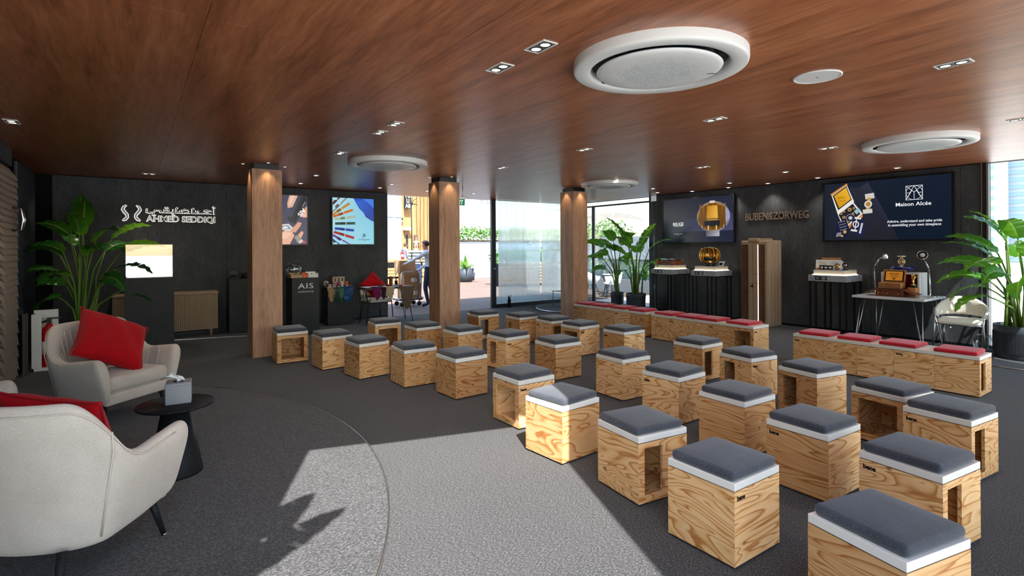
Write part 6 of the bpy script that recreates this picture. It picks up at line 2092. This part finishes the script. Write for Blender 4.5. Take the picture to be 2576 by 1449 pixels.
mb = MB(); mb.lathe([(0, .1445), (.034, .1445), (.036, .1440)], 24); mb.build('opening', M_blackm, t)
n = 10
vs, fs = [], []
for i in range(n + 1):
    for j in range(5):
        s = i / n
        q = j / 4 - .5
        vs.append((q * (.04 + .05 * s) + .02 * math.sin(s * 5) - .02 * s, .025 * math.sin(q * 7 + s * 3) * (1 - s * .3) - .02 * s, .140 + .062 * s - .015 * abs(q) * s + .012 * math.sin(j * 2.2 + s * 3)))
for i in range(n):
    for j in range(4):
        a = i * 5 + j
        fs.append((a, a + 1, a + 6, a + 5))
mb = MB(); mb.add(vs, fs, 0, True); o = mb.build('tissue', M_wht, t)
md = o.modifiers.new('thick', 'SOLIDIFY'); md.thickness = .0015

# bottle by the glass door, small side table at the far platform
t = thing('water_bottle', 'black water bottle standing against the glass door', 'bottle', (8.02, 11.50, 0))
mb = MB(); mb.lathe([(0, 0), (.040, 0), (.044, .006), (.044, .19), (.036, .215), (.030, .225), (.030, .235)], 20); mb.build('body', M_blackm, t)
mb = MB(); mb.lathe([(0, .235), (.034, .235), (.034, .262), (.02, .275), (0, .277)], 18); mb.build('cap', M_black, t)
mb = MB(); mb.tube([(.03 + .026 * math.cos(a), 0, .285 + .028 * math.sin(a)) for a in [2 * PI * k / 16 for k in range(16)]], .006, 6, closed=True); mb.build('carry_loop', M_black, t)
mb = MB(); mb.tube([(-.012, 0, .262), (-.035, 0, .30)], .011, 8); mb.build('spout', M_black, t)
t = thing('sled_table', 'small side table with black sled frame behind the rightmost column', 'table', (9.15, 10.62, .032))
mb = MB(); mb.b2((-.26, -.2, .385), (.26, .2, .405)); mb.build('table_top', M_white, t, bev=.003)
for sx in (-.22, .22):
    mb = MB(); mb.tube([(sx, -.18, .385), (sx, -.18, .01), (sx, .18, .01), (sx, .18, .385)], .010, 6); mb.build('sled_leg', M_black, t)

# ------------------------------------------------------------------ people
def person(label, loc, rz, J, cols, hair, scale=1., female=False):
    """J overrides joint positions. local frame: faces -Y, +X is the person's left."""
    P = dict(pel=(0, 0, .96), sp=(0, .01, 1.10), ch=(0, .015, 1.28), ub=(0, .01, 1.40), nk=(0, .0, 1.49), hb=(0, -.015, 1.555), hm=(0, -.02, 1.64), ht=(0, -.01, 1.70),
             shl=(.17, .01, 1.42), ell=(.23, .03, 1.14), wrl=(.24, -.06, .90), hal=(.24, -.08, .83),
             shr=(-.17, .01, 1.42), elr=(-.23, .03, 1.14), wrr=(-.24, -.06, .90), har=(-.24, -.08, .83),
             hil=(.09, 0, .90), knl=(.10, -.02, .50), anl=(.10, .02, .09), tol=(.11, -.14, .04), hir=(-.09, 0, .90), knr=(-.10, -.02, .50), anr=(-.10, .02, .09), tor=(-.11, -.14, .04))
    P.update(J)
    Rd = dict(pel=(.15, .115), sp=(.135, .10), ch=(.15, .11), ub=(.12, .09), nk=(.052, .052), hb=(.064, .074), hm=(.075, .094), ht=(.06, .074),
              shl=(.068, .068), ell=(.046, .046), wrl=(.030, .030), hal=(.036, .024), hil=(.09, .095), knl=(.062, .062), anl=(.042, .042), tol=(.042, .030))
    if female:
        Rd.update(sp=(.115, .09), ch=(.13, .105), ub=(.10, .08), shl=(.056, .056), ell=(.038, .038))
    for k in list(Rd):
        if k.endswith('l') and k[:-1] + 'r' in P:
            Rd[k[:-1] + 'r'] = Rd[k]
    MI = dict(pel=2, sp=1, ch=1, ub=1, nk=0, hb=0, hm=0, ht=0, shl=1, ell=1, wrl=1, hal=0, shr=1, elr=1, wrr=1, har=0, hil=2, knl=2, anl=2, tol=3, hir=2, knr=2, anr=2, tor=3)
    E_ = [('pel', 'sp'), ('sp', 'ch'), ('ch', 'ub'), ('ub', 'nk'), ('nk', 'hb'), ('hb', 'hm'), ('hm', 'ht'), ('ub', 'shl'), ('shl', 'ell'), ('ell', 'wrl'), ('wrl', 'hal'), ('ub', 'shr'), ('shr', 'elr'), ('elr', 'wrr'), ('wrr', 'har'),
          ('pel', 'hil'), ('hil', 'knl'), ('knl', 'anl'), ('anl', 'tol'), ('pel', 'hir'), ('hir', 'knr'), ('knr', 'anr'), ('anr', 'tor')]
    names = list(P)
    co = [Vector(P[k]) for k in names]
    ra = [Rd[k] for k in names]
    mi = [MI[k] for k in names]
    ed = [(names.index(a), names.index(b)) for a, b in E_]
    # fingers: four and a thumb, rooted in the palm
    for s, sg in (('l', 1), ('r', -1)):
        h_, w_ = Vector(P['ha' + s]), Vector(P['wr' + s])
        d_ = (h_ - w_).normalized()
        ac = Vector((0, 0, 1)) if abs(d_.z) < .7 else Vector((0, 1, 0))
        ac = (ac - d_ * ac.dot(d_)).normalized()
        cu = d_.cross(ac) * sg
        hi = names.index('ha' + s)
        for k, L_ in enumerate((.060, .072, .068, .052)):
            b0 = h_ + ac * (-.024 + .016 * k) + d_ * .018
            p1 = b0 + d_ * L_ * .5 + cu * .006
            p2 = b0 + d_ * L_ * .92 + cu * .022
            i0 = len(co)
            co += [b0, p1, p2]; ra += [(.010, .010), (.0085, .0085), (.0065, .0065)]; mi += [0, 0, 0]
            ed += [(hi, i0), (i0, i0 + 1), (i0 + 1, i0 + 2)]
        i0 = len(co)
        tb = h_ - d_ * .01 - ac * .034
        co += [tb, tb + d_ * .035 - ac * .016, tb + d_ * .058 - ac * .014 + cu * .01]; ra += [(.012, .012), (.010, .010), (.007, .007)]; mi += [0, 0, 0]
        ed += [(hi, i0), (i0, i0 + 1), (i0 + 1, i0 + 2)]
    me = bpy.data.meshes.new('body')
    me.from_pydata([tuple(c) for c in co], ed, [])
    ob = bpy.data.objects.new('body', me)
    COL.objects.link(ob)
    sk = ob.modifiers.new('skin', 'SKIN')
    sk.use_smooth_shade = True
    for i, v in enumerate(me.skin_vertices[0].data):
        v.radius = ra[i]
        v.use_root = (names[i] == 'pel') if i < len(names) else False
    sb = ob.modifiers.new('sub', 'SUBSURF'); sb.levels = 2; sb.render_levels = 2
    dg = bpy.context.evaluated_depsgraph_get()
    me2 = bpy.data.meshes.new_from_object(ob.evaluated_get(dg))
    bpy.data.objects.remove(ob)
    me2.materials.clear()
    for c_ in cols:
        me2.materials.append(c_)
    segs = [(co[a], co[b], mi[a], mi[b]) for a, b in ed]
    for p in me2.polygons:
        c_ = p.center
        best = None
        for (a, b, m0, m1) in segs:
            ab = b - a
            tt = max(0, min(1, (c_ - a).dot(ab) / max(1e-9, ab.length_squared)))
            d2 = (a + ab * tt - c_).length_squared
            if best is None or d2 < best[0]:
                best = (d2, m0 if tt < .62 else m1)
        p.material_index = best[1]
        p.use_smooth = True
    t = thing('person', label, 'person', loc, rz); t.scale = (scale,) * 3
    obj('body', me2, t)
    # face: nose, eyes, mouth, ears
    hm = Vector(P['hm'])
    mb = MB(); mb.tube([hm + Vector((0, -.086, .012)), hm + Vector((0, -.108, -.022)), hm + Vector((0, -.09, -.032))], [.007, .013, .009], 8); mb.build('nose', cols[0], t)
    for sx in (-1, 1):
        mb = MB(); mb.sphere(hm + Vector((sx * .03, -.080, .010)), .011, 10, 6); mb.build('eye', M_wht, t)
        mb = MB(); mb.sphere(hm + Vector((sx * .03, -.089, .010)), .0055, 8, 6); mb.build('pupil', M_black, t)
        mb = MB(); mb.sphere(hm + Vector((sx * .076, .0, -.008)), .028, 10, 6, 0, (.35, .6, 1)); mb.build('ear', cols[0], t)
    mb = MB(); mb.sphere(hm + Vector((0, -.083, -.062)), .022, 10, 6, 0, (1, .35, .28)); mb.build('mouth', mat('lips', srgb(168, 92, 84), .5), t)
    # hair
    hc, hl = hair
    mb = MB()
    seg, rg = 20, 10
    vs, fs = [], []
    for i in range(rg + 1):
        th = R(118) * i / rg
        for k in range(seg):
            a = 2 * PI * k / seg
            fx, fy, fz = math.sin(th) * math.cos(a), math.sin(th) * math.sin(a), math.cos(th)
            if fy < -.15 and fz < .35:
                fz = .35 + (fz - .35) * .1
                fy = max(fy, -.75)
            dz = 0
            if hl and fz < .1 and fy > -.3:
                dz = -hl * (min(1, (.1 - fz) / .55))
            vs.append(hm + Vector((fx * .092, fy * .108 + .008, fz * .098 + .012 + dz)))
    for i in range(rg):
        for k in range(seg):
            k2 = (k + 1) % seg
            fs.append((i * seg + k, i * seg + k2, (i + 1) * seg + k2, (i + 1) * seg + k))
    mb.add(vs, fs, 0, True)
    mb.build('hair', hc, t)
    return t
skin = mat('skin_tan', srgb(176, 122, 92), .55)
skin2 = mat('skin_fair', srgb(214, 164, 138), .55)
shirt = mat('shirt_pale_blue', srgb(206, 216, 230), .85)
def stripes():
    mt = mat('striped_knit', rough=.9)
    t = NT(mt)
    tc = t.n('TexCoord'); sx = t.n('SeparateXYZ'); t.l(tc.outputs['Object'], sx.inputs[0])
    fr = t.math('FRACT', t.math('MULTIPLY', sx.outputs['Z'], 11.))
    t.color(t.ramp(fr, [(.0, srgb(28, 46, 48)), (.42, srgb(28, 46, 48)), (.44, srgb(232, 230, 222)), (1, srgb(232, 230, 222))]))
    return mt
shoe = mat('shoe_black', (.008, .008, .01, 1), .35)
L_IMG = math.atan2(-.817, -.577)      # turns a figure to face the picture's left
person('man in pale blue shirt and dark trousers steadying boxes on a trolley', (6.45, 13.05, -.012), L_IMG,
       dict(shl=(.17, -.02, 1.42), ell=(.22, -.30, 1.26), wrl=(.14, -.54, 1.15), hal=(.12, -.62, 1.12), elr=(-.20, -.05, 1.12), wrr=(-.10, -.26, .98), har=(-.06, -.33, .94), ub=(0, -.02, 1.40), nk=(0, -.04, 1.49), hb=(0, -.065, 1.555), hm=(0, -.075, 1.64), ht=(0, -.06, 1.70), knl=(.10, -.06, .50), anl=(.10, .02, .09), tol=(.11, -.15, .04), anr=(-.10, .18, .09), tor=(-.11, .03, .04), knr=(-.10, .05, .5)),
       [skin, shirt, M_navy, shoe], (mat('hair_dark', srgb(48, 30, 26), .6), 0), 1.02)
person('blonde woman in a striped green and white top by the trolley', (7.02, 15.0, -.012), R(-24),
       dict(elr=(-.22, -.02, 1.12), wrr=(-.16, -.24, 1.08), har=(-.13, -.32, 1.09), ell=(.22, -.02, 1.14)), [skin2, stripes(), M_navy, shoe], (mat('hair_blonde', srgb(206, 178, 128), .6), .20), 1.03, True)
suit = mat('suit_grey', srgb(112, 116, 126), .85)
person('man in a grey suit standing before the timber building', (10.80, 24.3, 0.0), R(100),
       {}, [skin, suit, suit, shoe], (mat('hair_brown', srgb(70, 44, 30), .6), 0), 1.02)
person('dark clothed person blurred behind the frosted door, arms folded', (10.20, 12.55, -.012), R(-20),
       dict(ell=(.24, -.06, 1.14), wrl=(.05, -.20, 1.16), hal=(-.03, -.21, 1.17), elr=(-.24, -.06, 1.14), wrr=(-.05, -.19, 1.12), har=(.03, -.21, 1.12)), [mat('skin_deep', srgb(74, 52, 44), .6), mat('top_black', (.01, .014, .016, 1), .8), mat('trousers_teal', srgb(30, 84, 92), .8), shoe], (M_black, 0), 1.0)
person('person in dark clothes bending over outside the window', (12.95, 12.68, -.02), R(150),
       dict(pel=(0, .05, .78), sp=(0, -.06, .92), ch=(0, -.20, 1.00), ub=(0, -.32, 1.02), nk=(0, -.40, 1.00), hb=(0, -.45, .97), hm=(0, -.52, .96), ht=(0, -.58, .95), shl=(.17, -.32, 1.0), ell=(.20, -.36, .72), wrl=(.10, -.45, .52), hal=(.08, -.50, .46), shr=(-.17, -.32, 1.0), elr=(-.2, -.36, .72), wrr=(-.1, -.45, .52), har=(-.08, -.5, .46), hil=(.09, .05, .74), knl=(.11, -.14, .42), hir=(-.09, .05, .74), knr=(-.11, -.14, .42)), [skin, mat('top_slate', srgb(56, 62, 74), .85), mat('trousers_slate', srgb(60, 64, 74), .85), mat('shoe_pale', srgb(170, 206, 220), .6)], (MATS['hair_dark'], 0), 1.0)

# trolley and boxes
t = thing('platform_trolley', 'platform trolley with tubular handle outside the doorway', 'trolley', (6.10, 13.55, 0), R(0))
mb = MB(); mb.b2((-.36, -.25, .165), (.32, .25, .205)); mb.build('deck', mat('trolley_blue', srgb(44, 62, 100), .5), t, bev=.006)
mb = MB(); mb.b2((-.37, -.26, .205), (.33, .26, .222)); mb.build('deck_rim', M_alu, t)
mb = MB(); mb.tube([(-.30, -.24, .20), (-.30, -.24, .86), (-.285, -.24, .905), (-.25, -.24, .925), (.16, -.24, .925), (.20, -.24, .905), (.215, -.24, .86), (.215, -.24, .20)], .014, 10); mb.build('handle', M_alu, t)
mb = MB(); mb.tube([(-.36, -.22, .45), (-.42, .0, .74), (-.30, .1, .90)], .011, 8); mb.build('brace', M_alu, t)
for sx in (-.26, .24):
    for sy in (-.18, .18):
        mb = MB(); mb.lathe([(0, -.014), (.06, -.014), (.062, 0), (.06, .014), (0, .014)], 18); wv = mb.build('wheel', M_black, t, (sx, sy, .062), (PI / 2, 0, 0))
        mb = MB(); mb.b2((sx - .02, sy - .025, .10), (sx + .02, sy + .025, .165)); mb.build('caster', M_alu, t)
def carton(label, x, y, z, dx, dy, dz, lab=True, rz=0):
    t = thing('cardboard_box', label, 'box', (x, y, z), rz, 'cardboard boxes on the trolley')
    mb = MB(); mb.box((0, 0, dz / 2), (dx, dy, dz)); mb.build('carton', M_card, t, bev=.003)
    mb = MB(); mb.box((0, 0, dz / 2), (dx + .003, .06, dz + .003)); mb.build('tape', M_tape, t)
    if lab:
        mb = MB(); mb.box((.06, -dy / 2 - .001, dz * .35), (.16, .002, .10)); lb = mb.build('shipping_label', M_wht, t)
        mb = MB(); mb.box((.10, -dy / 2 - .0025, dz * .35), (.02, .001, .08)); mb.build('barcode', M_blackm, lb)
    return t
carton('bottom cardboard box on the trolley with red mark', 6.14, 13.56, .2225, .52, .40, .375)
carton('middle cardboard box with white label on the trolley', 6.12, 13.56, .598, .44, .38, .30)
carton('top cardboard box under the man\'s hand on the trolley', 6.02, 13.58, .8985, .46, .36, .33, False)
